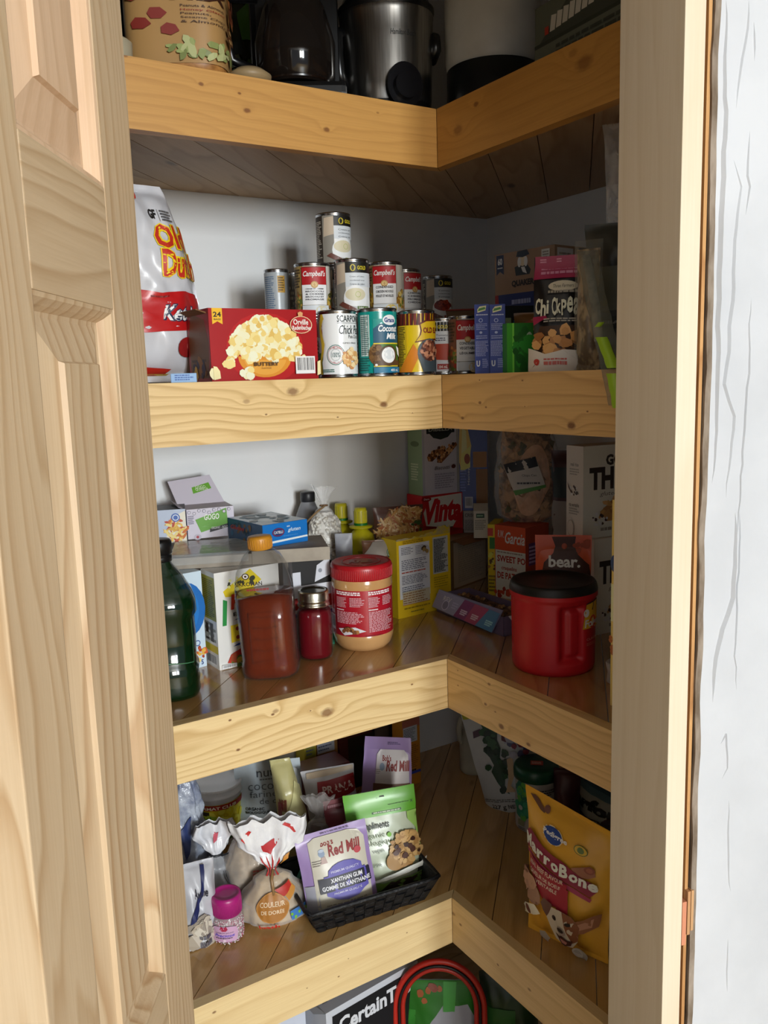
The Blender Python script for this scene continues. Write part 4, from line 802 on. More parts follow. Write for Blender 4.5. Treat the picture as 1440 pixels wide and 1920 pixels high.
# quinoa box with open lid
A=gz(353,1012,zq); B=gz(441,1003,zq); T,w=boxT(A,B,.075,zq); h=hz(441,948,B)-zq
LAV='cfc9d6'; root=thing('quinoa_box','white quinoa carton with green label and its lid flap standing open','box',T)
mb=MB(); mb.box(-w/2,-.0375,0,w/2,.0375,h,LAV,.0006); I=Ink(mb,fr(w,.075,h)); I.p([(.17,.64),(.84,.96),(.86,.42),(.28,.20)],'5f9e2e'); I.t('GOGO',.36,.60,.68,.80,'eef3e6',.02,.1); I.t('QUINOA',.30,.38,.80,.62,'eef3e6',.02,.1); I.p([(.46,.18),(1,.34),(1,.48),(.47,.30)],'17171c'); I.t('ORGANIC - BIOLOGIQUE',.5,.26,.98,.36,'e8e8e8',.0); I.e(.2,.06,.08,'b8b2c0',.1); I.e(.2,.06,.03,'a02a3a')
for k in range(9):
    x=.05+k*.105; y=.9-.05*math.sin(k*2.0); I.e(x,y,.035,'4a4658'); I.e(x,y,.028,LAV)
I.l(.02,.5,.15,.8,5,'8a8498',3)
J=Ink(mb,lf(w,.075,h)); J.r(0,0,1,1,'bdb6c8'); mb.build('carton',root)
mb=MB(); fh=hz(400,913,A)-zq-h+.012
vs=[(-w/2-.004,.030,h),(w/2-.002,.030,h),(w/2-.022,.062,h+fh),(-w/2-.016,.058,h+fh*.86)]
mb.add(vs+[(x,y+.0012,z_) for x,y,z_ in vs],[(0,1,2,3),(7,6,5,4),(0,4,5,1),(1,5,6,2),(2,6,7,3),(3,7,4,0)],LAV)
S=Flat(vs[0],Vector(vs[1])-Vector(vs[0]),Vector(vs[3])-Vector(vs[0]),(0,-.9,.3)); I=Ink(mb,S,.0005); I.p([(.42,.42),(.85,.60),(.84,.85),(.44,.68)],'6aa838'); I.t('GOGO',.52,.62,.74,.74,'dfe8d0',.01); I.t('QUINOA',.5,.52,.78,.64,'dfe8d0',.01); mb.build('lid_flap',root)
mb=MB(); vs=[(-w/2,-.036,h),(-w/2,.036,h),(-w/2-.018,.036,h+.012),(-w/2-.014,-.03,h+.006)]; mb.add(vs+[(x,y,z_-.001) for x,y,z_ in vs],[(0,1,2,3),(7,6,5,4),(0,4,5,1),(1,5,6,2),(2,6,7,3),(3,7,4,0)],'a9a4b0'); mb.build('side_flap',root)
A=gz(296,1020,zq-.004); B=gz(351,1016,zq-.004)
def d(I):
    I.r(0,0,1,1,'b9c4d8'); I.p([(.25,.05),(.45,.5),(.75,.85),(1,.95),(1,0),(.2,0)],'e8e2d0'); I.b(.3,.02,1,.72,70,.0042,['e8c25a','d9a83a','f0d88a','b8401f','c9681f'],3,stretch=1.7); I.e(.66,.76,.15,'3a62b0'); I.e(.66,.76,.11,'e2e6ee'); I.e(.66,.76,.08,'3a62b0')
cartonbox('pasta_box','small blue-grey spaghetti carton left of the quinoa carton','box',A,B,.07,zq-.004,hz(330,955,A)-zq+.004,'9aa5ba',d,top=lambda I:I.r(0,0,1,1,'34363c'))
# blue lasagne box lying flat
A=gz(494,1028,zq-.006); B=gz(577,1014,zq-.006)
def d(I):
    I.r(0,0,1,1,'1a74c4,.35'); I.p([(0,.12),(1,.22),(1,.30),(0,.22)],'e6eef6'); I.e(.34,.60,.14,'16306b',.2); I.e(.34,.60,.13,'a8242c',.17); I.e(.34,.60,.12,'16306b',.15); I.t('CATELLI',.24,.54,.44,.66,'eef2f8',.02); I.t('gluten',.55,.52,.84,.74,'d8e8f6',.01,.3); I.t('sans',.53,.78,.60,.84,'d8e8f6'); I.l(.45,.38,.8,.42,1,'5aa0dc',3)
def tt(I): I.r(0,0,1,1,'b9cfe0,.25'); I.e(.5,.5,.4,'9fbfd2,.2',.42); I.e(.5,.5,.34,'b4cedd,.2',.34); I.b(.1,.1,.9,.9,24,.010,['c9d9e4','a3bccb','8fb0c4'],3)
def s_(I): I.r(0,0,1,1,'1f4f78,.35'); I.b(.1,.1,.9,.8,20,.006,['2f6f9a','7a5a3a','184058'],3); I.t('Gluten',.1,.55,.5,.75,'c9352c',.02,.3)
cartonbox('pasta_box','bright blue pasta carton lying flat right of the quinoa carton','box',A,B,.13,zq-.006,hz(577,973,B)-zq+.006,'1a74c4,.35',d,s_,tt)
# grey bottle at the wall
p=gy(578,960,.485); r=mpx(50,(p.x,p.y,1.1))/2; H=hz(578,922,p)-S3
mb=MB(); root=thing('supplement_bottle','grey bottle with a dark cap against the wall behind the blue carton','bottle',TM(p,face(p),z=S3))
mb.lathe([(r*.9,0),(r,.005),(r,H*.72),(r*.9,H*.8),(r*.55,H*.9),(r*.5,H*.92)],'8a8c92,.35',36); mb.build('bottle_body',root); mb=MB(); mb.lathe([(r*.52,H*.915),(r*.55,H*.92),(r*.55,H*.99),(r*.5,H),(.0001,H)],'26272c,.4',36); mb.build('cap',root)
# white bean bag
p=gy(609,1000,.40); H=hz(606,938,p)-S3; r=mpx(60,(p.x,p.y,1.1))/2
k=Sack([(r*.95,0),(r*1.12,.03),(r*1.1,H*.55),(r*.95,H*.78),(r*.55,H*.9),(r*.18,H*.96),(r*.5,H*1.06),(r*.85,H*1.12)],.75,.05,4,3,(.0,.0),neck=H*.955,flat=.2)
bn=mottle('white_beans','9c9284','dcd8cf',95,rough=.5,bump=.8,bscale=110,bdist=.003,detail=1,lo=.42,hi=.5)
root=thing('bean_bag','clear bag of dried white beans with a loose twisted top, behind the flat brown box','bag',TM(p,face(p,8),z=S3)); mb=MB(); k.mesh(mb,bn,k=.95,z1=H*.9)
rn=random.Random(2)
for i in range(210):
    an=rn.uniform(-PI*.55,PI*.55); zz=rn.uniform(.02,H*.86); c=k.at(an,zz,0,.965); q=rn.uniform(0,PI)
    mt=('d9d5cb,.45','c9c3b6,.45','e4e1d8,.45')[i%3]; bm=bmesh.new(); bmesh.ops.create_icosphere(bm,subdivisions=1,radius=1)
    M=Matrix.Translation(c)@Matrix.Rotation(-an,4,'Z')@Matrix.Rotation(q,4,'Y')@Matrix.Diagonal((.0062,.0035,.0042,1))
    for v in bm.verts: v.co=M@v.co
    mb.bm(bm,mt,True)
mb.build('beans',root); mb=MB(); k.mesh(mb,FILM,k=1.02,z1=H*1.12,cap=False); I=Ink(mb,k,.002); I.p([(.5,.18),(.9,.22),(.9,.45),(.5,.36)],'b9aa96'); I.t('WHITE',.55,.32,.8,.37,'4b2a1c',.01); I.t('CHICK',.58,.22,.84,.28,'2b1a14',.03); I.b(.55,.36,.8,.46,5,.008,['4b2a2c'],3); mb.build('clear_bag',root)
mb=MB(); mb.tube([(r*.22*math.cos(a/8*2*PI),r*.22*.75*math.sin(a/8*2*PI),H*.955) for a in range(8)],.002,'7a5a3a,.7',6,True); mb.tube([(.0,-.01,H*.955),(-.02,-.015,H*.90),(-.045,-.01,H*.80)],.0022,'8a6f4c,.8',6); mb.build('twist_tie',root)
# lemon juice bottles
def lemon(p,H,lab):
    r=.030; root=thing('lemon_juice_bottle',lab,'bottle',TM(p,face(p),z=S3),'yellow lemon juice bottles'); Y='c9c21e,.35'
    mb=MB(); mb.lathe([(r*.7,0),(r*.95,.006),(r*1.02,H*.25),(r*1.02,H*.5),(r*1.0,H*.64),(r*.88,H*.73),(r*.5,H*.78),(r*.42,H*.79)],Y,44); I=Ink(mb,Round(lambda z_:r*1.0,H*.2,H*.62),.0012); I.l(.42,.86,.72,.92,2,'5a6a1c',3); mb.build('bottle_body',root)
    mb=MB(); mb.lathe([(r*.42,H*.79),(r*.82,H*.80),(r*.85,H*.815),(r*.5,H*.825),(r*.48,H*.83)],Y,40); mb.build('drip_collar',root)
    mb=MB(); mb.lathe([(r*.5,H*.826),(r*.5,H*.85)],'1f7a2c,.4',36); mb.build('seal_band',root,label='green seal band')
    mb=MB(); mb.lathe([(r*(.46+.02*(i%2)),H*.85+.0001*i) for i in range(2)]+[(r*.48,H*.86),(r*.46,H*.97),(r*.42,H),(.0001,H)],'d9d02a,.35',28); 
    for i in range(14): a=2*PI*i/14; mb.box(r*.46*math.cos(a)-.0007,r*.46*math.sin(a)-.0007,H*.86,r*.46*math.cos(a)+.0007,r*.46*math.sin(a)+.0007,H*.97,'b5ad1a,.4')
    mb.build('cap',root)
p=gy(677,1000,.40); lemon(p,hz(677,952,p)-S3,'yellow lemon juice bottle in front of its twin, behind the peanut butter jar')
p=gy(641,1000,.485); lemon(p,hz(640,944,p)-S3,'yellow lemon juice bottle mostly hidden behind the bean bag')
p=gy(645,1030,.335); g=Bag(.036,hz(648,1000,p)-S3,.02,'pillow',21,.004); mb=MB(); g.mesh(mb,mottle('grey_pouch','8b8d96','a9abb3',20,rough=.4)); tag(mb.build('flour_pouch',T=TM(p,face(p),z=S3)),'plain grey pouch tucked between the beans and the front lemon juice bottle','pouch')
# honey-amber bottle
r=mpx(112,gz(512,1270,S3))/2; p=stand(512,1276,S3,r*.9); H=hz(500,1004,p)-S3; z=lambda f:H*f
root=thing('vinegar_bottle','clear plastic bottle of amber liquid with an orange cap','bottle',TM(p,face(p,-6),0,rad(-2.5),z=S3))
pr=[(r*.84,0),(r*.93,.004),(r*.97,.012),(r*.96,z(.1)),(r*.93,z(.13)),(r*.95,z(.40)),(r*.97,z(.56)),(r*.95,z(.66)),(r*.86,z(.76)),(r*.62,z(.86)),(r*.38,z(.905)),(r*.33,z(.915))]
shell=film('clear_bottle','4a4a48',.05,.05,.15,30); mb=MB(); mb.lathe(pr,shell,56,sq=3.6,cap=False); 
for f in (.22,.30,.38,.46): mb.tube([(r*.93*s_*.99,-r*.955,z(f)+.006*abs(s_)) for s_ in (-.45,-.2,0,.2,.45)],.0009,shell,6)

mb.tube([(-r*.5,-r*.96,z(.14)),(-r*.5,-r*.955,z(.5)),(r*.35,-r*.955,z(.5)),(r*.35,-r*.965,z(.16)),(r*.1,-r*.97,z(.15)),(-r*.5,-r*.97,z(.14))],.0008,shell,6)
mb.tube([(r*.93,-r*.5,z(.12)),(r*.93,-r*.5,z(.5))],.001,shell,6); mb.build('bottle_shell',root)
liq=mat('7a2c12,.10,0,.88,.2'); mb=MB(); mb.lathe([(a*.965,b+.002) for a,b in pr if b<z(.55)]+[(r*.93,z(.585)),(.0001,z(.585))],liq,56,sq=3.6); mb.build('liquid',root)
mb=MB(); mb.lathe([(r*.34,z(.905)),(r*.40,z(.91)),(r*.41,z(.985)),(r*.38,H),(.0001,H)],'c98a28,.4',40)
for i in range(30): a=2*PI*i/30; mb.box(r*.405*math.cos(a)-.0004,r*.405*math.sin(a)-.0004,z(.92),r*.405*math.cos(a)+.0006,r*.405*math.sin(a)+.0006,z(.98),'b87a20,.4')
mb.build('cap',root)
mb=MB(); S=Round(lambda z_:r*.965,z(.6),z(.86),0,3.6); I=Ink(mb,S,.0012); I.e(.36,.62,.035,'3a2420'); I.e(.36,.62,.025,'d9d6d2'); I.e(.36,.62,.012,'3a2420'); I.t('KIKKOMAN',.24,.36,.52,.47,'2b2022',.02); I.l(.36,.2,.6,.30,1,'8a2a2a',3); mb.build('printed_mark',root)
# mason jar of red jelly
r=mpx(67,gz(592,1238,S3))/2; p=stand(593,1241,S3,r); H=hz(592,1103,p)-S3; z=lambda f:H*f
root=thing('mason_jar','small mason jar of red jelly with a silver lid beside the peanut butter jar','jar',TM(p,face(p),z=S3))
pr=[(r*.8,0),(r*.95,.003),(r,.01),(r*1.0,z(.62)),(r*.96,z(.68)),(r*.84,z(.73)),(r*.82,z(.78))]
mb=MB(); mb.lathe(pr,film('jar_glass','3a2a2a',.04,.04,.1,30),48,cap=False,sq=2.4); mb.build('glass',root)
mb=MB(); mb.lathe([(a*.95,b+.002) for a,b in pr if b<z(.7)]+[(r*.84,z(.715)),(.0001,z(.715))],'6e0c18,.12,0,1,.15',48,sq=2.4); mb.build('jelly',root)
mb=MB(); mb.lathe([(r*.86,z(.76)),(r*.91,z(.765)),(r*.91,z(.79)),(r*.86,z(.80)),(r*.86,z(.83)),(r*.89,z(.84)),(r*.89,z(.86)),(r*.86,z(.87)),(r*.86,z(.96)),(r*.83,z(.985)),(r*.80,z(.985))],'c9c6b8,.25,1',48,cap=False); mb.build('screw_band',root)
mb=MB(); mb.lathe([(r*.82,z(.97)),(r*.81,z(.984)),(r*.66,z(.982)),(r*.63,z(.972)),(r*.3,z(.975)),(.0001,z(.975))],'8f8a78,.25,1',48); mb.build('lid',root)
# peanut butter jar
r=mpx(116,gz(683,1222,S3))/2; p=stand(683,1227,S3,r); H=hz(683,1050,p)-S3; z=lambda f:H*f
root=thing('peanut_butter_jar','big round peanut butter jar with a red lid and red label','jar',TM(p,face(p),z=S3))
pr=[(r*.68,0),(r*.80,.003),(r*.92,z(.07)),(r*.99,z(.15)),(r,z(.19)),(r*.985,z(.20)),(r*.985,z(.72)),(r*1.0,z(.73)),(r*.99,z(.80)),(r*.96,z(.84))]
mb=MB(); mb.lathe(pr,mottle('peanut_butter','b98b58','c79a66',14,rough=.18),64); mb.build('jar_body',root)
mb=MB(); mb.lathe([(r*.97,z(.825)),(r*1.01,z(.83)),(r*1.01,z(.955)),(r*.985,z(.985)),(r*.93,z(1)),(r*.86,z(.992)),(r*.5,z(.985)),(.0001,z(.985))],mottle('lid_red','a5161f','b71a24',30,rough=.35),64)
mb.tube([(r*.62*math.cos(2*PI*i/40),r*.62*math.sin(2*PI*i/40),z(.987)) for i in range(40)],.0012,'8a1018,.35',6,True)
S=Flat((-r*.5,-r*.3,z(.987)),(r*1.0,0,0),(0,r*.6,0),(0,0,1)); Ink(mb,S,.0006).t('Kraft',.1,.1,.9,.9,'8a0f18,.3',.05,.2)
for i in range(96): a=2*PI*i/96; mb.box(r*1.008*math.cos(a)-.0004,r*1.008*math.sin(a)-.0004,z(.84),r*1.008*math.cos(a)+.0006,r*1.008*math.sin(a)+.0006,z(.95),'9c141d,.35')
mb.build('lid',root)
mb=MB(); S=Round(lambda z_:r*.99,z(.195),z(.735)); mb.lathe([(r*.9885,z(.195)),(r*.9895,z(.2)),(r*.9895,z(.73)),(r*.9885,z(.735))],'a81828,.3',64,cap=False); I=Ink(mb,S,.0007)
I.r(.0,0,.10,1,'a81828'); I.l(-.05,.5,.09,.95,10,'d9a0a8',2); I.bar(.06,.1,.155,.42,5,'d9cfd2'); I.l(.06,.45,.15,.55,1,'e0c8cc',6,.8,0)
for x0,x1,s_ in ((.2,.52,3),(.56,.86,4)):
    I.l(x0,.88,x1-.02,.96,2,'f0dfe0',s_,.7); I.l(x0,.62,x0+(x1-x0)*.42,.84,7,'d9a5ac',s_+1); I.l(x0+(x1-x0)*.52,.64,x1,.84,6,'d9a5ac',s_+2); I.l(x0,.56,x0+.1,.585,1,'f0dfe0',s_,.9,0); I.l(x0,.28 if x0<.5 else .1,x1,.54,9 if x0<.5 else 15,'d9a5ac',s_+3)
I.p([(.22,.16),(.42,.22),(.53,.13),(.30,.03)],'d9d6dc'); I.b(.29,.09,.47,.18,16,.0042,['7a4a2a','a8723a','5b321c'],3); I.l(.52,.02,.72,.04,1,'7a1a22',3)
mb.build('label',root)
# noodle packet, snack bag with round badge
p=gy(748,1010,.36); A=gy(703,1015,.375); B=gy(797,1000,.345)
T,w=boxT(A,B,.02,S3); zz=hz(748,1012,p); g=Bag(w,hz(740,950,p)-S3-.0,.03,'pillow',23,.005); mb=MB(); g.mesh(mb,'5b3a30,.35'); I=Ink(mb,g.front(),.0014)
NC=['e0b878','d2a05c','ecd0a0','c08a4a','b8683a']; I.p([(.05,.60),(.3,.56),(.95,.62),(1,.78),(.8,.98),(.3,.95),(.05,.8)],'8a6238'); I.b(.02,.60,.86,.90,260,.0052,NC,3,stretch=2.0); I.b(.3,.82,.95,.99,120,.005,NC,4,stretch=2.0); I.b(.72,.74,.98,.84,10,.005,['3a5a2a','7a2a1c'],5)
tag(mb.build('noodle_packet',T=T),'packet of crispy fried noodles leaning behind the yellow carton','packet')
p=gy(712,1030,.305); g=Bag(.075,hz(705,1012,p)-S3,.035,'full',24,.006); mb=MB(); g.mesh(mb,mottle('brown_snack_bag','5f4030','7a543c',40,rough=.35)); I=Ink(mb,g.front(),.0012)
I.p([(.0,.80),(.3,.97),(.75,.98),(.8,.82),(.4,.78)],'9a958f'); I.e(.80,.84,.15,'1f5a3c'); I.e(.80,.84,.13,'d9dcd2'); I.e(.80,.84,.12,'1f5a3c'); I.t('GO',.74,.82,.87,.87,'e2e6dc',.04); I.b(.4,.1,.95,.74,50,.004,['8a5c38','a87a4c','4a2c1c'],3); I.r(.5,.68,.78,.76,'cfc9bf'); I.l(.52,.69,.77,.75,2,'3a2a20',3); I.r(.75,.03,1,.2,'9aa39a')
tag(mb.build('snack_bag',T=TM(p,face(p,10),z=S3)),'brown snack bag with a round green badge squeezed left of the yellow carton','bag')
# yellow carton with nutrition facts
A=gz(747,1161,S3); B=gz(846,1137,S3); YL='e3c61c,.4'
def d(I):
    I.r(0,0,1,1,'efca1c'); I.r(.04,.24,.60,.93,'e2e6ee'); I.r(.66,.48,.95,.96,'cfd2cf'); I.l(.08,.80,.32,.9,5,'4a5068',2,.4); I.l(.34,.78,.5,.9,6,'6a7088',3,.4); I.l(.08,.60,.56,.74,6,'5a6078',4,.4); I.l(.08,.565,.52,.585,1,'b5402a',5,.7,0); I.l(.08,.42,.56,.54,6,'5a6078',6,.4); I.l(.08,.30,.5,.4,4,'5a6078',7,.4)
    I.e(.52,.82,.085,'c9ccd4',.07); I.b(.46,.78,.57,.86,9,.0045,['7a5a38','a88a50','4b3a28'],3); I.l(.67,.5,.94,.94,24,'3f4348',8,.6,.5); I.r(.08,.16,.58,.33,'cfc6a8'); I.l(.09,.17,.56,.32,5,'9a6a3a',9,.4); I.r(.08,.16,.58,.165,'b5402a'); I.l(.1,.1,.62,.13,1,'a88a10',3); I.l(.1,.94,.5,.985,2,'b8901a',3,.6); I.l(.66,.3,.95,.45,5,'a88a10',3,.3); I.l(.22,.05,.48,.075,1,'8a7a2a',3)
T,w=boxT(A,B,.05,S3); h=hz(746,1014,A)-S3
root=thing('cereal_carton','yellow carton with its nutrition panel facing out and a torn top edge','box',T); mb=MB(); mb.box(-w/2,-.025,0,w/2,.025,h,YL,.0006); d(Ink(mb,fr(w,.05,h))); mb.build('carton',root)
mb=MB(); rn=random.Random(3); n=22; up=[(-w/2+w*i/n,h+(.004*rn.random() if i<12 else .004+.009*rn.random()*min(1,(i-11)/6)+ .005*(i>16))) for i in range(n+1)]
mb.prism([(-w/2,h-.002)]+[(w/2,h-.002)]+up[::-1],-.0255,-.0245,mottle('torn_board','9a9488','d2b92a',60,rough=.8),'XZ'); mb.build('torn_edge',root,label='torn grey-yellow top edge')
# ================================================================ third shelf, corner and right arm
LIFT=1.7
A=gz(850,1106,S3); B=gz(912,1083,S3); kb=mottle('brown_corrugated','6e5a45','806a52',16,(1,1,1),rough=.8)
p=gz(852,1106,S3); hb3=hz(852,1014,p)-S3
T,w=boxT(A,B,.108,S3); mb=MB(); mb.box(-w/2-.055,-.054,0,w/2,.054,hb3,kb,.001); I=Ink(mb,fr(w,.108,hb3)); I.r(.02,.02,.98,.94,'a3988a,.6'); I.l(.15,.1,.9,.9,18,'8f8578',3); mb.add([(-w/2,-.054,hb3),(w/2,-.054,hb3),(w/2,-.094,hb3-.006),(-w/2,-.084,hb3-.008),(-w/2,-.054,hb3+.0008),(w/2,-.054,hb3+.0008),(w/2,-.094,hb3-.0052),(-w/2,-.084,hb3-.0072)],[(3,2,1,0),(4,5,6,7),(0,1,5,4),(2,3,7,6)],mat('6b4a2e,.7'))
tag(mb.build('cardboard_box',T=T),'brown cardboard box in the corner carrying the cracker and biscotti boxes','box')
zc=S3+hb3+.0008
A=gz(786,1003,zc); B=gz(862,1010,zc); A=off(A,0); hv=hz(786,926,A)-zc
dv=min(math.hypot(A.x,A.y),1.985); A2=rd(786,dv-.045); B2=rd(863,dv+.02)
def d(I):
    I.r(0,0,1,1,'a81e22,.4'); I.p([(.02,.6),(.2,.95),(.98,.98),(.98,.55),(.75,.2),(.3,.05),(.1,.2)],'c2c2b4'); I.t('Vinta',.06,.30,.97,.88,'a8141c',.05,.25,arch=.04); I.e(.10,.92,.12,'8a1218',.06); I.t('Dare',.04,.90,.17,.945,'e8e0d0',.02); I.t('8',.5,.15,.57,.26,'2a3a2a',.02); I.r(.6,.18,.75,.20,'2a3a2a'); I.p([(0,0),(1,0),(1,.12),(.5,.05),(0,.3)],'8a181c')
cartonbox('cracker_box','red and white cracker carton under the biscotti carton','box',A2,B2,.065,zc,hv,'a81e22,.4',d,side=lambda I:I.r(0,0,1,1,'b3141c'))
A3=rd(788,dv-.04); B3=rd(858,dv+.02); zb_=zc+hv+.0005
def d(I):
    I.r(0,0,1,1,'b3b2bc,.35'); I.r(0,0,.06,1,'a5a6b0'); I.r(.93,0,1,1,'8f9090'); I.r(.12,.86,.88,1,'161a18'); I.p([(.2,.86),(.8,.86),(.7,.80),(.5,.77),(.3,.80)],'1f2622'); I.t('DIBELLA',.18,.89,.82,.95,'8a9088',.02)
    I.p([(.15,.48),(.12,.54),(.3,.62),(.6,.68),(.64,.64),(.45,.55),(.25,.47)],'8a5c38'); I.b(.16,.48,.6,.66,46,.0042,['a8764a','6b4228','c49468','4b2c1a'],3,lambda x,y:abs((y-.48)-(x-.15)*.35-.03)<.05); I.p([(.38,.45),(.40,.52),(.7,.66),(.9,.72),(.94,.68),(.7,.54),(.5,.44)],'6b4228'); I.b(.4,.45,.9,.7,50,.0042,['a8764a','8a5c38','c49468','3b2014'],4,lambda x,y:abs((y-.45)-(x-.4)*.48-.03)<.05)
    I.t('Biscotti',.3,.35,.72,.40,'3a2420',.0,.3); I.e(.82,.38,.06,'4b2420',.03); I.l(.3,.08,.88,.3,7,'8f8c9c',3)
cartonbox('biscotti_box','tall lavender biscotti carton with a green side, on the red cracker carton','box',A3,B3,.06,zb_,hz(810,795,A3)-zb_,'b3b2bc,.4',d,side=lambda I:(I.r(0,0,1,1,'7f9470'),I.l(.2,.2,.75,.45,7,'b5c4a0',3),I.e(.5,.72,.3,'5a6a4c',.04)))
# cookies, canned fat, small carton
dd=dv+.02; A4=rd(865,dd); B4=rd(912,dd); hc=hz(866,958,A4)-zc
cartonbox('shortening_box','plain grey carton with dark print under the blue cookie carton','box',A4,B4,.06,zc,hc,'86807a,.5',lambda I:(I.t('CRISCO',.05,.72,.6,.88,'3a3632',.02),I.l(.05,.1,.9,.6,8,'5b5650',3)))
A4=rd(857,dd+.002); B4=rd(912,dd+.002)
def d(I):
    I.r(0,0,1,1,'16286e,.35'); I.p([(0,.6),(.05,.97),(.3,1),(.45,.75),(.35,.5),(.1,.45)],'c9a45a'); I.p([(.1,.62),(.14,.95),(.28,.92),(.30,.7)],'e3cf8a'); I.p([(.05,.45),(.4,.5),(.42,.75),(.1,.66)],'d9b86a'); I.e(.3,.6,.1,'7a3a1c',.06); I.r(.5,.5,.98,.68,'8a6234'); I.r(.6,.08,1,.48,'7a552c'); I.t('Honey',.30,.3,.40,.5,'c9c9d8',.0,0,90); I.bar(.2,.03,.48,.16,4,'a8a8b0'); I.l(.05,.22,.28,.48,8,'6a78b0',3)
cartonbox('cookie_box','dark blue cookie carton with yellow crackers pictured, right of the biscotti','box',A4,B4,.055,zc+hc+.0005,hz(880,795,A4)-zc-hc,'16286e,.35',d)
dd=1.935; A4=rd(884,dd); B4=rd(912,dd); hh=hz(890,958,A4)-zc
T,w=boxT(A4,B4,.05,zc); mb=MB(); mb.box(-w/2,-.025,0,w/2,.025,hh,'a9a396,.5',.0006); mb.prism([(-.025,hh),(.025,hh),(.002,hh+.014),(-.002,hh+.014)],-w/2,w/2,'9c968a,.5','YZ'); I=Ink(mb,fr(w,.05,hh)); I.r(.18,.74,.75,.9,'1c3a24'); I.l(.25,.78,.68,.86,1,'8aa88a',3); I.l(.1,.3,.9,.68,6,'6b665c',3)
tag(mb.build('broth_carton',T=T),'small gable-topped beige carton with a dark green patch','carton')
# yellow narrow carton, orange cracker carton
A6=gz(929,1120,S3); A6=gz(929,1118,S3); B6=gz(984,1122,S3); da=math.hypot(A6.x,A6.y)
hS=hz(930,983,A6)-S3
B6=rd(984,da-.05)
def d(I):
    I.r(0,0,1,1,'b5492c,.45'); I.r(.02,0,1,.66,'c9c0b4'); I.t('R.W.',.10,.83,.30,.93,'e0cfc0',.01,.2); I.t('Garcia',.34,.76,.98,.92,'e6d8ca',.02,.3); I.l(.08,.62,.9,.645,1,'8a7a70',3,.7,0); I.t('SWEET PO',.08,.50,1.0,.59,'8f2c22',.03); I.t('craquelins',.22,.38,.72,.45,'8f2c22',.02); I.t('DE PATATE',.08,.27,.98,.36,'8f2c22',.03); I.b(.0,.0,.5,.14,12,.006,['a8452c','8a2f20'],3)
T,w=boxT(A6,B6,.085,S3); mb=MB(); mb.box(-w/2,-.0425,0,w/2,.0425,hS,'a8432a,.45',.0006); d(Ink(mb,fr(w,.085,hS))); I=Ink(mb,rt(w,.085,hS)); I.r(0,0,1,1,'9a3c26'); I.r(.12,.48,.6,.78,'5a3468'); I.l(.15,.5,.56,.75,5,'b09ac0',3)
tag(mb.build('cracker_box',T=T),'orange sweet potato cracker carton standing behind the bar box','box')
A7=rd(911,da+.01); B7=rd(928,da+.006)
cartonbox('stock_box','narrow yellow carton squeezed left of the orange cracker carton','box',A7,B7,.08,S3,hS-.002,'c2a822,.45',lambda I:(I.r(0,.84,.6,.95,'a8352c'),I.r(.2,.66,.8,.82,'2f6a2c'),I.b(.1,.3,.9,.6,12,.004,['8a6a2c','5a4420','d9c24a'],3),I.l(.1,.05,.9,.3,5,'6a5a1c',3)))
# bear pouch
p=gz(1050,1160,S3); p=rd(1057,1.51); ht=hz(1046,1003,p)-S3; g=Bag(mpx(102,(p.x,p.y,1.1)),ht,.05,'doy',27,.004,nar=.03); mb=MB(); g.mesh(mb,'b04a2a,.35'); I=Ink(mb,g.front(),.0013)
I.p([(.30,.985),(.72,.99),(.70,.90),(.76,.83),(.95,.74),(1,.6),(.1,.6),(.16,.76),(.32,.84),(.36,.90)],'3a1c12'); I.e(.52,.90,.05,'8a3a20',.03); I.t('bear.',.24,.72,.80,.82,'cfc4b8',.03)
I.b(.7,.85,.95,.97,6,.006,['8a3a20'],3)
tag(mb.build('granola_pouch',T=TM(p,face(p),z=S3)),'orange-red pouch with a dark brown bear shape behind the red coffee tub','pouch')
# cellophane bag of tortilla chips on the orange carton
zo=S3+hS; p=rd(988,da+.035); zo2=hz(985,992,p); ht=hz(985,800,p)-zo
k=Sack([(.04,0),(.064,.015),(.070,ht*.4),(.064,ht*.8),(.05,ht)],.5,.08,5,7,(-.005,0),26)
chip=mottle('tortilla_flakes','55402b','a07c58',45,rough=.6,bump=1,bscale=50,bdist=.006,lo=.4,hi=.55)
root=thing('tortilla_bag','clear bag of round flat breads with a black, white and green label','bag',TM(p,face(p),z=zo+.001))
mb=MB(); k.mesh(mb,chip,k=.88,z1=ht*.97); rn=random.Random(8)
for i in range(70):
    an=rn.uniform(-1.3,1.3); zz=rn.uniform(.01,ht*.95); c=k.at(an,zz,0,.93); q=rn.uniform(-.6,.6)
    vs=[c+Matrix.Rotation(an,3,'Z')@Vector((math.cos(j)*.012*rn.uniform(.6,1.1),-.004*math.sin(j*2+q),math.sin(j)*.010*rn.uniform(.6,1.1))) for j in [2*PI*t/7 for t in range(7)]]
    mb.add(vs,[list(range(7))],('8f6c4a,.6','a8835c,.6','6b4c33,.6','4c4a2c,.6')[i%4])
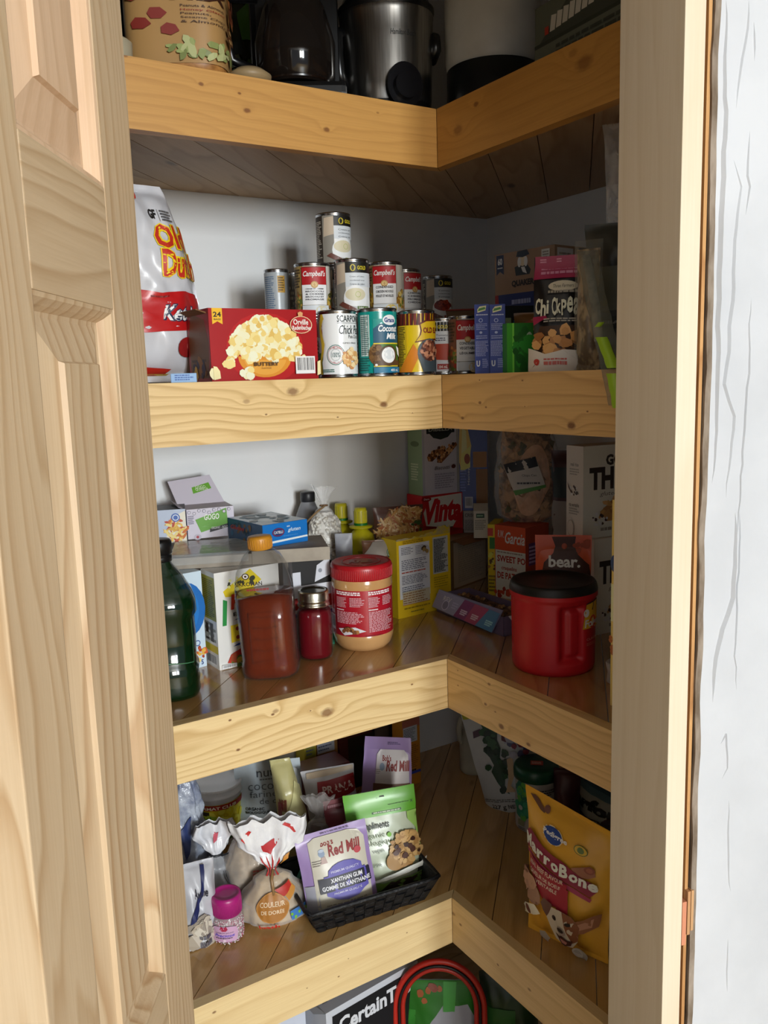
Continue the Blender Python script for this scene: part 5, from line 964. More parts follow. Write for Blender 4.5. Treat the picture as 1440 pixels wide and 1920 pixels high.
# large folded flat bread in front
disc=[]; N=30
for i in range(N): a=2*PI*i/N; disc.append((.040*math.cos(a)+.012+.012*math.sin(a),.095+.078*math.sin(a)))
fy=[k.at(x/.07,max(0,min(ht,zz)),.003) for x,zz in disc]; mb.add(fy+[k.at(.15,.085,.006)],[(i,(i+1)%N,N) for i in range(N)],mottle('flat_bread','a07c62','c29c80',30,rough=.6),True)
mb.build('flat_breads',root)
mb=MB(); k.mesh(mb,FILM2,k=1.03,cap=False,z1=ht); mb.build('clear_bag',root)
mb=MB(); I=Ink(mb,k,.0065,.0004); I.p([(.36,.66),(.64,.76),(.70,.58),(.42,.46)] if 0 else [(.30,.62),(.58,.70),(.66,.38),(.40,.30)],'a9a69f'); I.p([(.30,.62),(.58,.70),(.60,.60),(.335,.53)],'15161a'); I.p([(.385,.35),(.655,.41),(.66,.38),(.40,.30)],'4a7a3a'); I.t('Chips Can',.46,.49,.58,.52,'3a3a3a',.0); I.l(.42,.415,.62,.44,1,'3a3a3a',3,.7); mb.build('label',root)
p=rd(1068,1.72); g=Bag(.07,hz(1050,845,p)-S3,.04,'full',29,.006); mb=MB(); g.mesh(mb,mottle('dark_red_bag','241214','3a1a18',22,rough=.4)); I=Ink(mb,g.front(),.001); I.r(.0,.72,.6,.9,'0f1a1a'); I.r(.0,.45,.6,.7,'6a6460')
T=TM(p,face(p),z=S3); 
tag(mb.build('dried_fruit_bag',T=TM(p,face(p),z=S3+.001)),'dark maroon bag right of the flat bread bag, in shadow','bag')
# thin cracker cartons
def thin(I):
    I.r(0,0,1,1,'c4bdb2,.5'); I.t('GOOD',.38,.78,.95,.90,'2b2422',.05); I.t('THINS',.10,.52,1.0,.77,'2b2422',.05); I.t('gluten free',.28,.44,.8,.50,'5a524c',.0,.25); I.p([(.28,.28),(.5,.40),(1,.42),(1,.18),(.4,.17)],'9a7448'); I.b(.3,.18,1,.4,40,.007,['a8824f','8a6238','b8925f'],3,stretch=1.6); I.b(.12,.14,.4,.28,18,.003,['3a2c26','d5cec4'],5); I.l(.28,.06,.8,.12,1,'7a746c',3)
def thins(I):
    I.r(0,0,1,1,'b5aea3,.5'); I.t('real rice',.25,.78,.72,.82,'4b4440',.01); I.l(.2,.68,.8,.76,3,'8a837a',3); I.b(.2,.46,.75,.56,18,.0028,['3a2c26','dcd6cc'],4); I.p([(.1,.6),(.2,.56),(.35,.5),(.33,.48),(.15,.54)],'5a4438'); I.t('riz veritable',.2,.34,.8,.38,'4b4440',.01); I.l(.2,.25,.8,.33,3,'8a837a',5); I.e(.3,.1,.2,'9a8f82',.09); I.e(.3,.1,.18,'b5aea3',.08)
A8=rd(1095,1.575); B8=rd(1205,1.66); hT=.168; zlow=hz(1095,1012,A8)-S3
T,w=boxT(A8,B8,.062,S3)
for i,(z0,h0,lb) in enumerate(((S3+zlow+.0005,hz(1095,838,A8)-S3-zlow,'upper white thin cracker carton, stacked on its twin by the jamb'),(S3,zlow,'lower white thin cracker carton, under its twin by the jamb'))):
    cartonbox('cracker_box',lb,'box',A8 if i==0 else rd(1117,1.575),B8 if i==0 else rd(1215,1.66),{0:.05,1:.045}[i],z0,h0,'b5aea3,.5',thin,thins,group='pair of white cracker cartons')
A9=rd(1151,1.235); B9=rd(1185,1.215)
for i,(z0,y0,y1,lb) in enumerate(((S3,1080,1188,'lower yellow carton edge showing beside the jamb'),)):
    cartonbox('biscuit_box','tall yellow carton of which only an edge shows beside the jamb','box',A9,B9,.05,S3,hz(1155,937,A9)-S3,'b8a25a,.5',lambda I:(I.r(0,.42,1,.6,'c9bd92'),I.e(.15,.7,.2,'2a3a5a',.04),I.b(0,.25,.4,.4,8,.005,['8a4a20','d9a03a'],3)))
# open bar box
A10=gz(819,1146,S3); B10=gz(944,1194,S3); T,w=boxT(A10,B10,.085,S3)
h=.038; root=thing('snack_bar_box','open purple-grey bar carton with coloured stripes on its tilted front flap','box',T); PG='5b5068,.5'
mb=MB(); t=.0012
mb.box(-w/2,-.0425,0,w/2,.0425,t,PG); mb.box(-w/2,-.0425,0,w/2,-.0425+t,h,PG); mb.box(-w/2,.0425-t,0,w/2,.0425,h,PG); mb.box(-w/2,-.0425,0,-w/2+t,.0425,h,PG); mb.box(w/2-t,-.0425,0,w/2,.0425,h,PG); mb.build('tray',root)
mb=MB(); mb.box(-w/2+.003,-.038,.002,w/2-.003,.038,h*.7,mottle('nut_bars','2c1e18','6b4c34',70,rough=.5,bump=1,bscale=80,bdist=.004)); rn=random.Random(5)
for i in range(60):
    x,y=rn.uniform(-w/2+.006,w/2-.006),rn.uniform(-.034,.034); mb.lathe([(.0035,h*.7),(.0045,h*.7+.002),(.002,h*.7+.005),(.0001,h*.7+.0052)],('6b4c34,.5','8a6a48,.5','3a261c,.5')[i%3],7,x,y)
mb.build('bars',root)
vs=[(-w/2-.006,-.050,.010),(w/2-.018,-.056,.006),(w/2-.004,-.040,h+.012),(-w/2+.006,-.039,h+.010)]
mb=MB(); mb.add(vs+[(x,y+.0014,z_) for x,y,z_ in vs],[(0,1,2,3),(7,6,5,4),(0,4,5,1),(1,5,6,2),(2,6,7,3),(3,7,4,0)],'6b6a84,.5')
S=Flat(vs[0],Vector(vs[1])-Vector(vs[0]),Vector(vs[3])-Vector(vs[0]),(0,-.9,.3)); I=Ink(mb,S,.0005); I.r(0,0,1,1,'82819c'); I.p([(.38,0),(.56,0),(.62,1),(.45,1)],'6a2f5c'); I.p([(.56,0),(.74,0),(.84,1),(.62,1)],'8a3a58'); I.p([(.74,0),(1,0),(1,1),(.84,1)],'3f6a8a')
I.t('REV',.13,.55,.26,.80,'c9c6d8',.0); I.e(.2,.35,.055,'a9a6bc'); I.e(.2,.35,.045,'6f6e88'); I.l(.3,.3,.4,.7,3,'9a98b0',3)
for x,c_ in ((.46,'d9a8c8'),(.64,'e0a8b0'),(.86,'8ab8d0')): I.l(x,.2,x+.11,.5,3,c_,4,.7)
mb.build('front_flap',root)
mb=MB(); mb.add([(w/2,-.03,h),(w/2,.04,h),(w/2+.03,.03,h-.006),(w/2+.028,-.02,.01),(w/2,-.03,h-.001),(w/2,.04,h-.001),(w/2+.03,.03,h-.007),(w/2+.028,-.02,.009)],[(0,1,2,3),(7,6,5,4),(3,2,6,7)],'c9c4d0,.5'); mb.build('side_flap',root)
# red coffee tub
r=mpx(163,gz(1038,1266,S3))/2; p=stand(1037,1272,S3,r*.98); H=hz(1037,1085,p)-S3; z=lambda f:H*f
root=thing('coffee_tub','large red plastic coffee tub with a black lid and moulded grip','tub',TM(p,face(p),z=S3)); RD=mottle('red_plastic','8f0f18','9c121c',8,rough=.42)
a_c=rad(21); 
def rr(an,zz):
    b=r*(.965+.02*(zz/H)); d1=abs(an-a_c); f=zz/H; g=0
    def box_(x,lo,hi,s): return max(0,min(1,(x-lo)/s))*max(0,min(1,(hi-x)/s))
    g=box_(an,rad(8),rad(46),rad(5))*box_(f,.14,.80,.05)*.013
    g-=box_(an,rad(21),rad(44),rad(4))*box_(f,.2,.74,.04)*.006
    g2=box_(an,rad(-89),rad(-72),rad(4))*box_(f,.25,.85,.05)*.014
    rim=.003 if f>.84 else 0
    return b-g-g2+rim
mb=MB(); N=120; M_=48; vs=[];fs=[]
for j in range(M_+1):
    f=j/M_; zz=H*.9*f; ed=(1-max(0,1-f*14)**2*.06)
    for i in range(N):
        an=-PI+2*PI*i/N; q=rr(an,zz)*ed; vs.append((q*math.sin(an),-q*math.cos(an),zz))
for j in range(M_):
    for i in range(N): fs.append((j*N+i,j*N+(i+1)%N,(j+1)*N+(i+1)%N,(j+1)*N+i))
fs.append(list(range(N))[::-1]); mb.add(vs,fs,RD,True)
S=Round(lambda z_:r*.985,z(.2),z(.82),-13); I=Ink(mb,S,.0010); I.p([(.80,.52),(.84,.95),(1.02,.98),(1.02,.5)],'b9901e'); I.p([(.82,.8),(.84,.97),(1.02,1.0),(1.02,.86)],'1c1c22'); I.e(.84,.80,.03,'c9c9c4'); I.t('Folgers',.82,.50,1.08,.68,'d9cfc0',.03,.1); I.e(.92,.62,.05,'a8281c'); I.t('CLASSIC',.84,.30,1.0,.34,'c98a80',.0); I.l(.84,.2,1.0,.26,2,'a85a50',3)
mb.build('tub_body',root)
mb=MB(); mb.lathe([(r*.99,z(.86)),(r*1.02,z(.865)),(r*1.025,z(.92)),(r*1.0,z(.97)),(r*.96,z(1.0)),(r*.9,z(.995)),(r*.87,z(.975)),(r*.4,z(.97)),(.0001,z(.97))],'0b0b0c,.45',80); mb.build('lid',root)
mb=MB(); q=stand(1158,1290,S3,.02); mb.lathe([(.012,0),(.018,.004),(.016,.02),(.019,.035),(.018,.036)],film('glass_cup','dfe6ea',.15,.05,.2,30),32,cap=False); tag(mb.build('glass_cup',T=TM(q,0,z=S3)),'small clear glass half hidden by the jamb beside the red coffee tub','glass')
LIFT=1.0
# ================================================================ lowest shelf, left arm
def tilt(p,rz,rx=0,ry=0,z=S4): return TM(p,rz,rad(rx),rad(ry),z=z)
# honey tub
r=mpx(96,gz(410,1588,S4))/2; p=stand(412,1592,S4,r); H=hz(412,1462,p)-S4; z=lambda f:H*f
root=thing('honey_tub','white honey tub with a yellow and green label near the door edge','tub',TM(p,face(p),z=S4))
mb=MB(); mb.lathe([(r*.84,0),(r*.87,.003),(r*.97,z(.84)),(r*.98,z(.85))],'d5d7da,.4',56); S=Round(lambda z_:r*(.862+.128*z_/z(.84)),z(.12),z(.76)); mb.lathe([(r*(.862+.128*f/.84),z(f)) for f in (.12,.3,.5,.76)],'e0cf22,.35',56,cap=False); I=Ink(mb,S,.0012)
I.b(.2,.3,.9,.8,26,.010,['e8dc2a','f0e650','d9c41c'],3); I.p([(.0,.86),(1,.86),(1,1),(0,1)],'a8261c'); I.t('FORMAT CLUB',.22,.885,.76,.965,'f0ead0',.03); I.r(.15,.72,.40,.83,'1c1c18'); I.p([(.1,.3),(.5,.35),(.6,.6),(.4,.74),(.1,.72)],'a8c83a'); I.t('miel',.24,.56,.42,.70,'1f7a3c',.02); I.t('crémeux',.24,.40,.66,.54,'1f8a44',.02); I.t('100% pur - pure',.3,.22,.84,.31,'1c2a18',.02); I.p([(.2,.0),(.9,.0),(.9,.16),(.2,.1)],'3f7a2a'); mb.build('tub_body',root)
mb=MB(); mb.lathe([(r*.98,z(.83)),(r*1.03,z(.84)),(r*1.03,z(.87)),(r*1.0,z(.88)),(r*1.0,z(.96)),(r*1.03,z(.97)),(r*1.02,z(1)),(r*.95,z(1)),(r*.93,z(.975)),(.0001,z(.975))],'dcdee2,.35',56); mb.build('lid',root)
# coconut flour pouch
p=gy(508,1500,.40); g=Bag(mpx(124,p),hz(505,1430,p)-S4,.05,'doy',31,.004,nar=.02); mb=MB(); g.mesh(mb,mottle('frosty_blue_pouch','aab8c2','c6d0d6',6,rough=.35,bump=.2)); I=Ink(mb,g.front(),.0013)
I.t('nutiva',.34,.80,.82,.895,'3a3f48',.0); I.l(.38,.76,.7,.78,1,'6a7078',3,.8,0); I.t('coconut',.20,.64,.86,.725,'5a636c',-.005); I.t('farine de',.22,.55,.86,.63,'5a636c',-.005); I.t('de coco',.36,.465,.84,.535,'5a636c',-.005); I.t('ORGANIC',.14,.38,.42,.42,'14181c',.02); I.t('BIOLOGIQUE',.14,.33,.5,.37,'14181c',.02); I.r(.5,.2,.95,.35,'2a2320'); I.b(.5,.12,.95,.34,16,.008,['4a3226','d5d0c8'],4)
tag(mb.build('flour_pouch',T=tilt(p,face(p,-4),-4,-2)),'pale blue coconut flour pouch standing behind the pale yellow bag','pouch')
# pale yellow clear-sided bag
p=gy(552,1560,.29); ht=hz(535,1425,p)-S4; g=Bag(mpx(70,p),ht,.05,'full',33,.007,topw=.55,lean=-.10); mb=MB(); g.mesh(mb,mottle('pale_yellow_bag','b8b078','d5cd98',8,rough=.3,bump=.3)); I=Ink(mb,g.front(),.0015); I.p([(.35,.5),(1.0,.42),(1.0,.72),(.8,.80)],'d9d49a'); I.r(.2,.1,.95,.4,'c4b87c'); I.t('Mill',.12,.52,.36,.66,'7a2a2a',.02,.2); I.p([(.05,.1),(.14,.1),(.2,.6),(.1,.62)],'8a4a4a')
tag(mb.build('yeast_bag',T=tilt(p,face(p,8),-3)),'pale yellow cellophane bag with a pointed folded top in front of the coconut pouch','bag')
# crumpled film bags at the door edge
p=gy(346,1560,.30); k=Sack([(.03,0),(.042,.03),(.04,.12),(.034,.19),(.026,.225)],.7,.22,8,11,(0,0),38); mb=MB(); k.mesh(mb,mottle('milky_crumpled_film','6e7790','b4bcc9',34,rough=.22,bump=.9,bscale=50,bdist=.006)); 
I=Ink(mb,k,.003); I.p([(.45,.62),(.62,.72),(.58,.5),(.50,.35)],'2b3a6a'); tag(mb.build('milk_bag',T=tilt(p,face(p))),'grey-blue crumpled plastic bag at the back against the door edge, lowest shelf','bag')
p=gy(372,1780,.15); ht=hz(375,1620,p)-S4; g=Bag(mpx(88,p),ht,.055,'full',35,.009,fx=26,fz=18,topw=.8); mb=MB(); g.mesh(mb,mottle('flour_bag','aeb0b8','d3d4da',9,rough=.35,bump=.4)); I=Ink(mb,g.front(),.0018)
I.p([(.25,.35),(.36,.40),(.62,.72),(.70,.95),(.60,.95),(.5,.7),(.3,.5)],'1c2658'); I.t('Avoine',.35,.62,.72,.74,'2a2a38',.02,.2); I.b(.3,.02,.9,.35,16,.014,['b3a796','c9c1b2','9a9186'],3); I.l(.42,.06,.7,.2,2,'55525c',4); I.r(.05,.0,.14,.4,'8f93a0')
tag(mb.build('flour_bag',T=tilt(p,face(p,14),-4,3)),'white bag with a navy stripe standing left of the pink-lidded jar','bag')
# whisk bag: white plastic sugar bag tied at the neck
p=gy(412,1700,.235); zk=S4; k=Sack([(.03,0),(.045,.02),(.046,.05),(.032,.078),(.009,.096),(.022,.115),(.040,.14),(.034,.158)],.72,.13,6,13,(.0,.0),30,neck=.098,flat=.2)
root=thing('sugar_bag','white translucent sugar bag with a whisk drawing, tied below its crumpled white top','bag',tilt(p,face(p,6)))
mb=MB(); k.mesh(mb,mottle('sugar_bag_body','8f9298','c0c2c6',14,rough=.3,bump=.6),z1=.098); I=Ink(mb,k,.0025)
for c in (-.05,-.025,0,.025,.05): I.p([(.62+c*.5,.34),(.625+c,.41),(.62+c*.9,.48),(.612+c*.9,.48),(.617+c,.41),(.612+c*.5,.34)],'26262c')
I.p([(.60,.24),(.63,.24),(.63,.34),(.60,.34)],'26262c'); I.l(.66,.14,.9,.22,2,'55575c',3); mb.build('filled_body',root)
mb=MB(); k.mesh(mb,mottle('white_plastic_top','cfd2da','e8e9ee',20,rough=.25,bump=.5,bscale=50,bdist=.004),z0=.094,z1=.158,cap=False); I=Ink(mb,k,.0025); I.p([(.45,.78),(.52,.80),(.54,.9),(.48,.92)],'c95a6a'); mb.build('bag_top',root)
mb=MB(); mb.tube([(.011*math.cos(a),.008*math.sin(a),.096) for a in [2*PI*i/12 for i in range(12)]],.0022,'22242a,.4',6,True); mb.tube([(.008,-.01,.096),(.03,-.02,.106)],.0015,'22242a,.4',6); mb.build('tie',root)
# oat-coloured bag
p=gy(468,1700,.205); k=Sack([(.03,0),(.042,.02),(.046,.07),(.035,.11),(.014,.145),(.02,.16)],.7,.1,5,17,(.01,0),26)
root=thing('rice_bag','clear bag of beige grain behind the bread bag with red small print','bag',tilt(p,face(p,0))); mb=MB(); k.mesh(mb,mottle('beige_grain','857052','ab9474',60,rough=.5),k=.94,z1=.13); mb.build('grain',root)
mb=MB(); k.mesh(mb,FILM,cap=False); I=Ink(mb,k,.002); I.l(.55,.3,.85,.5,6,'a8453c',3); I.e(.62,.2,.05,'1c2030'); I.e(.62,.2,.03,'b5a78c'); I.bar(.6,.02,.8,.14,4); mb.build('clear_bag',root)
# bread crumb bag with red and white printed top
p=gy(517,1740,.135); k=Sack([(.045,0),(.060,.012),(.058,.045),(.034,.078),(.008,.098),(.03,.118),(.055,.145),(.066,.175),(.068,.19)],.6,.10,6,19,(-.004,0),24,neck=.10,flat=.14)
root=thing('bread_bag','clear bag of golden crumbs with a tied red and white printed top','bag',tilt(p,face(p,4)))
mb=MB(); k.mesh(mb,mottle('golden_crumbs','a08660','c9b08a',30,rough=.6,bump=.4),k=.93,z1=.088); mb.build('crumbs',root)
mb=MB(); k.mesh(mb,FILM,cap=False,z1=.10,k=1.01); I=Ink(mb,k,.003,.0002); I.e(.47,.22,.15,'b8803c',.135,24); I.e(.47,.22,.14,'a8702e',.125,24); I.t('COULEUR',.36,.24,.58,.285,'ead8b8',.01); I.t('DE DORÉE',.37,.17,.57,.215,'ead8b8',.01); I.p([(.58,.36),(.75,.42),(.78,.34),(.62,.27)],'c98a3c'); I.p([(.62,.16),(.78,.20),(.77,.10),(.63,.07)],'3f7ac0'); I.b(.63,.08,.77,.18,6,.004,['7ab83a','dfe6ee'],3); I.t('lpath',.36,.03,.52,.085,'c2281c',.03); I.p([(.5,.38),(.7,.43),(.72,.38),(.58,.32)],'b5281e'); mb.build('clear_bag',root)
wp_=mottle('printed_plastic_top','d9d9de','eeeef2',20,rough=.22,bump=.4,bscale=60,bdist=.004); mb=MB(); k.mesh(mb,wp_,z0=.097,z1=.19,cap=False); I=Ink(mb,k,.0025,.0002)
for q in (.33,.42,.5,.6): I.p([(q,.47),(q+.05,.47),(q+.035,.60),(q+.01,.66)],'b3201e')
I.p([(.42,.70),(.50,.66),(.56,.72),(.58,.80),(.53,.78),(.50,.73),(.46,.78),(.42,.76)],'b3242a'); I.p([(.25,.86),(.34,.93),(.36,.9),(.27,.82)],'c22a26'); I.p([(.60,.97),(.75,.80),(.765,.82),(.62,.985)],'c23a3a'); I.p([(.7,.56),(.8,.60),(.78,.66),(.7,.63)],'c98a3c'); mb.build('printed_top',root)
mb=MB(); mb.tube([(.0095*math.cos(a),.007*math.sin(a),.098) for a in [2*PI*i/12 for i in range(12)]],.002,'b9b9b4,.3,1',6,True); mb.tube([(0,-.009,.098),(-.004,-.02,.085),(-.002,-.03,.062)],.003,'8f6f48,.35',6); mb.build('twist_tie',root)
# sprinkles jar
r=mpx(61,gz(430,1770,S4))/2; p=stand(430,1774,S4,r); H=hz(430,1672,p)-S4; z=lambda f:H*f
root=thing('sprinkles_jar','small jar of pink and white sprinkles with a magenta screw lid','jar',tilt(p,face(p)))
pr=[(r*.72,0),(r*.9,.003),(r*1.0,z(.18)),(r*.98,z(.42)),(r*.84,z(.56)),(r*.78,z(.6))]
mb=MB(); mb.lathe(pr,film('jar_plastic','cccccc',.10,.05,.1,30),44,cap=False); mb.build('jar_body',root)
mb=MB(); mb.lathe([(a*.95,b+.001) for a,b in pr if b<z(.57)]+[(.0001,z(.5))],'a88a90,.6',40); rn=random.Random(4)
for i in range(520):
    an=rn.uniform(-1.7,1.7); zz=z(rn.uniform(.02,.52)); q=[a for a,b in pr if b<=zz][-1]; qr=(r*.955 if zz<z(.42) else r*(.93-.14*(zz/H-.42)/.14)) if zz>z(.1) else r*.9
    c=Vector((qr*math.sin(an),-qr*math.cos(an),zz)); s_=.0013
    M=Matrix.Translation(c)@Matrix.Rotation(an,4,'Z'); vs=[M@Vector((s_*math.cos(j),-.0004,s_*math.sin(j))) for j in [2*PI*t/6 for t in range(6)]]+[M@Vector((0,-.0015,0))]
    mb.add(vs,[(j,(j+1)%6,6) for j in range(6)],('d9d3d6,.4','c2527a,.4','e6e2e2,.4','8a2a4a,.4')[i%4])
mb.build('sprinkles',root)
mb=MB(); S=Round(lambda z_:r*1.0,z(.1),z(.44)); I=Ink(mb,S,.0006); I.p([(.16,0),(.66,0),(.7,.5),(.66,.9),(.55,1),(.25,1),(.16,.9)],'c9a0c0'); I.p([(.33,.82),(.36,1.02),(.41,.94),(.46,1.02),(.49,.82),(.45,.7),(.38,.7)],'a8284a'); I.t('RAINBOW ROUND',.24,.56,.60,.62,'3a2a5a',.01); I.t('Precious',.22,.32,.62,.52,'5a4ac0',.02,.3); I.l(.24,.2,.6,.3,1,'3a2a4a',3); I.e(.42,.1,.03,'e0c8d8'); mb.build('label',root)
mb=MB(); mb.lathe([(r*.82,z(.58)),(r*.90,z(.585)),(r*.92,z(.92)),(r*.88,z(1)),(r*.74,z(1)),(r*.72,z(.985)),(r*.3,z(.98)),(.0001,z(.98))],'a81f74,.35',56)
for i in range(64): a=2*PI*i/64; mb.box(r*.912*math.cos(a)-.0003,r*.912*math.sin(a)-.0003,z(.61),r*.912*math.cos(a)+.0005,r*.912*math.sin(a)+.0005,z(.88),'941a66,.35')
mb.build('screw_lid',root)
# black woven basket
A=gz(600,1748,S4); B=gz(793,1688,S4); T,w=boxT(A,B,.14,S4); bh=.050
root=thing('woven_basket','black woven strap basket holding pouches at the front of the lowest shelf','basket',T); bk=mottle('black_paper_strap','040507','13151a',140,(1,1,3),.5,.8,150,2,.002)
mb=MB(); fl=.022
def bp(side,t,f):
    x=w/2+fl*f+.004; y=.07+fl*f*.9
    return {0:Vector((-x+2*x*t,-y,bh*f)),1:Vector((x,-y+2*y*t,bh*f)),2:Vector((x-2*x*t,y,bh*f)),3:Vector((-x,y-2*y*t,bh*f))}[side]
for sd in range(4):
    nc=12 if sd%2==0 else 8; rows=4; nrm=[(0,-1,0),(1,0,0),(0,1,0),(-1,0,0)][sd]
    mb.grid(lambda u,v:bp(sd,u,v)+Vector(nrm)*-.002,4,2,bk,False)
    for i in range(nc):
        for j in range(rows):
            over=(i+j)%2==0; hh=.0024 if over else .0006; e=.03
            a0,a1=i/nc,(i+1)/nc; f0,f1=j/rows,(j+1)/rows
            c=[bp(sd,a0,f0),bp(sd,a1,f0),bp(sd,a1,f1),bp(sd,a0,f1)]; n=Vector(nrm); ctr=sum(c,Vector())/4
            o=[q+(ctr-q)*.06 for q in c]; i2=[q+(ctr-q)*.30+n*hh for q in c]
            if over: i2=[bp(sd,a0+(a1-a0)*u,f0+(f1-f0)*v)+n*hh for u,v in ((.22,.08),(.78,.08),(.78,.92),(.22,.92))]; 
            else: i2=[bp(sd,a0+(a1-a0)*u,f0+(f1-f0)*v)+n*hh for u,v in ((.08,.25),(.92,.25),(.92,.75),(.08,.75))]
            mb.add(o+i2,[(4,5,6,7),(0,1,5,4),(1,2,6,5),(2,3,7,6),(3,0,4,7)],bk)
mb.add([bp(0,0,0),bp(0,1,0),bp(2,0,0),bp(2,1,0)],[(0,1,2,3)],bk); mb.build('woven_body',root)
mb=MB(); c=[bp(0,0,1),bp(0,1,1),bp(2,0,1),bp(2,1,1)]
rp=[]
for i in range(4):
    a,b=c[i],c[(i+1)%4]; rp+= [a+(b-a)*(t/8+.03) for t in range(8)]
mb.tube(rp,.0042,bk,8,True); mb.build('rim',root)
TB=T
def inb(x,y,rz=0,rx=0,ry=0,z=.003): return TB@Matrix.Translation((x,y,z))@Matrix.Rotation(rad(rz),4,'Z')@Matrix.Rotation(rad(rx),4,'X')@Matrix.Rotation(rad(ry),4,'Y')
fz=math.degrees(face(A)-math.atan2(B.y-A.y,B.x-A.x))
LI='9d86b8,.32'
def redmill(I,y0=0,full=True):
    I.p([(.14,.02),(.90,.02),(.93,.80),(.86,.90),(.72,.93),(.25,.93),(.16,.88)],'c9c4b4,.35'); I.t("Bob's",.32,.80,.50,.875,'8a2a24',.03); I.t('Red Mill',.40,.66,.86,.80,'8a2320',.035,.15); I.e(.31,.72,.045,'8fa0b8',.04); I.e(.31,.755,.04,'b9c6d8',.02); I.p([(.27,.60),(.30,.68),(.35,.68),(.37,.60)],'b8a098'); I.l(.17,.58,.3,.66,3,'6a6460',3,.3)
p_=Bag(.132,.134,.045,'doy',41,.0035,nar=.03); mb=MB(); p_.mesh(mb,LI); I=Ink(mb,p_.front(),.0013,.00016)
I.p([(.0,.0),(.18,.0),(.18,.35),(.0,.35)],'a8a8b4'); redmill(I); I.l(.35,.955,.75,.975,1,'5a4a78',2,.6,0); I.e(.80,.66,.05,'b53a44',.045)
I.p([(.35,.50),(.42,.545),(.5,.57),(.6,.58),(.72,.56),(.82,.50),(.82,.44),(.86,.44),(.86,.20),(.80,.18),(.70,.12),(.55,.10),(.42,.13),(.32,.18),(.28,.20),(.28,.44),(.34,.44)],'5a52a8'); I.r(.20,.24,.91,.42,'1f2030'); I.t('PREMIUM QUALITY',.38,.455,.78,.49,'c9c6e0',.015); I.t('XANTHAN GUM',.36,.345,.80,.40,'e0e0e6',.03); I.t('GOMME DE XANTHANE',.23,.265,.89,.32,'e0e0e6',.03); I.t('PREMIUM QUALITÉ',.38,.19,.76,.225,'c9c6e0',.015); I.l(.25,.05,.85,.09,2,'8a8678',3)
tag(mb.build('gum_pouch',T=inb(-.046,-.045,fz*.5+2,-14,-5,.024)),'lilac and cream pouch with a dark blue name band, front left in the black basket','pouch')
p_=Bag(.135,.175,.05,'doy',43,.0035,nar=.02); mb=MB(); p_.mesh(mb,mottle('pale_green_pouch','a8b49a','c2c9b4',6,rough=.3)); I=Ink(mb,p_.front(),.0013,.00016)
I.r(0,.74,1,1,'5fa82c,.3'); I.p([(.42,.905),(.45,.925),(.49,.92),(.5,.94),(.56,.94),(.57,.92),(.62,.925),(.64,.905)],'1f2a14'); I.r(.36,.765,.78,.785,'2a4a2c'); I.l(.38,.768,.76,.782,1,'c9d9b8',2,.7,0); I.t('X',.92,.82,.96,.845,'1c2a14',.02); I.l(.6,.83,.9,.838,1,'2a4a1c',2,.6,0)
I.p([(.85,.74),(1,.74),(1,.3),(.95,.55),(.85,.66)],'8fb85a'); I.t('Compliments',.12,.60,.58,.69,'17201c',.012,.25); I.t('Organic',.12,.515,.5,.58,'7a8a6a',.0); I.e(.56,.545,.03,'6fae2a',.025); I.t('Biologique',.12,.44,.66,.505,'7a8a6a',.0); I.t('vegan',.3,.37,.46,.405,'5a6450',.0); I.t('farine',.25,.25,.40,.285,'5a6450',.0)
CK=['b9935c','cba56c','a87f4a','c29a60']; I.e(.72,.34,.20,'b58d54',.12); I.e(.83,.45,.15,'c09a62',.10); I.e(.62,.27,.16,'a8804a',.09); I.b(.55,.22,.98,.54,80,.006,CK,3); I.b(.58,.24,.94,.5,11,.0055,['3a1c10','4b2616'],6); I.p([(.1,.10),(.95,.16),(1,.22),(.4,.16)],'dfe0d8'); I.p([(.0,.0),(1,.0),(1,.12),(.4,.10),(.12,.14),(0,.18)],'5a7a34'); I.p([(.3,.04),(.8,.03),(.98,.11),(.5,.10)],'2b1a12')
tag(mb.build('cookie_pouch',T=inb(.060,-.005,fz*.5-2,-10,-2,.010)),'bright green topped pouch picturing chocolate chip cookies, right in the black basket','pouch')
p_=Bag(.15,.158,.025,'doy',44,.004,nar=.02); mb=MB(); p_.mesh(mb,'6b2a30,.35'); I=Ink(mb,p_.front(),.0013); I.p([(.3,.93),(.72,.90),(.72,.97),(.35,.97)],'a8352c'); I.p([(.22,.3),(.4,.3),(.4,.78),(.22,.72)],'a8a080'); I.l(.05,.9,.25,.96,1,'9a6a70',3)
tag(mb.build('bean_pouch',T=inb(.048,.045,fz*.5-2,-8,-4)),'dull maroon pouch standing behind the cookie pouch in the basket','pouch')
mb=MB(); g=Bag(.05,.065,.02,'pillow',45,.006); g.mesh(mb,'4f8f7c,.35'); I=Ink(mb,g.front(),.001); [I.p([(.1+.12*k,.2),(.16+.12*k,.2),(.22+.12*k,.8),(.16+.12*k,.8)],'1f5a4a') for k in range(6)]
tag(mb.build('tea_sachet',T=inb(-.110,.02,fz,-10,30,.006)),'striped teal sachet poking up at the left end of the basket','sachet')
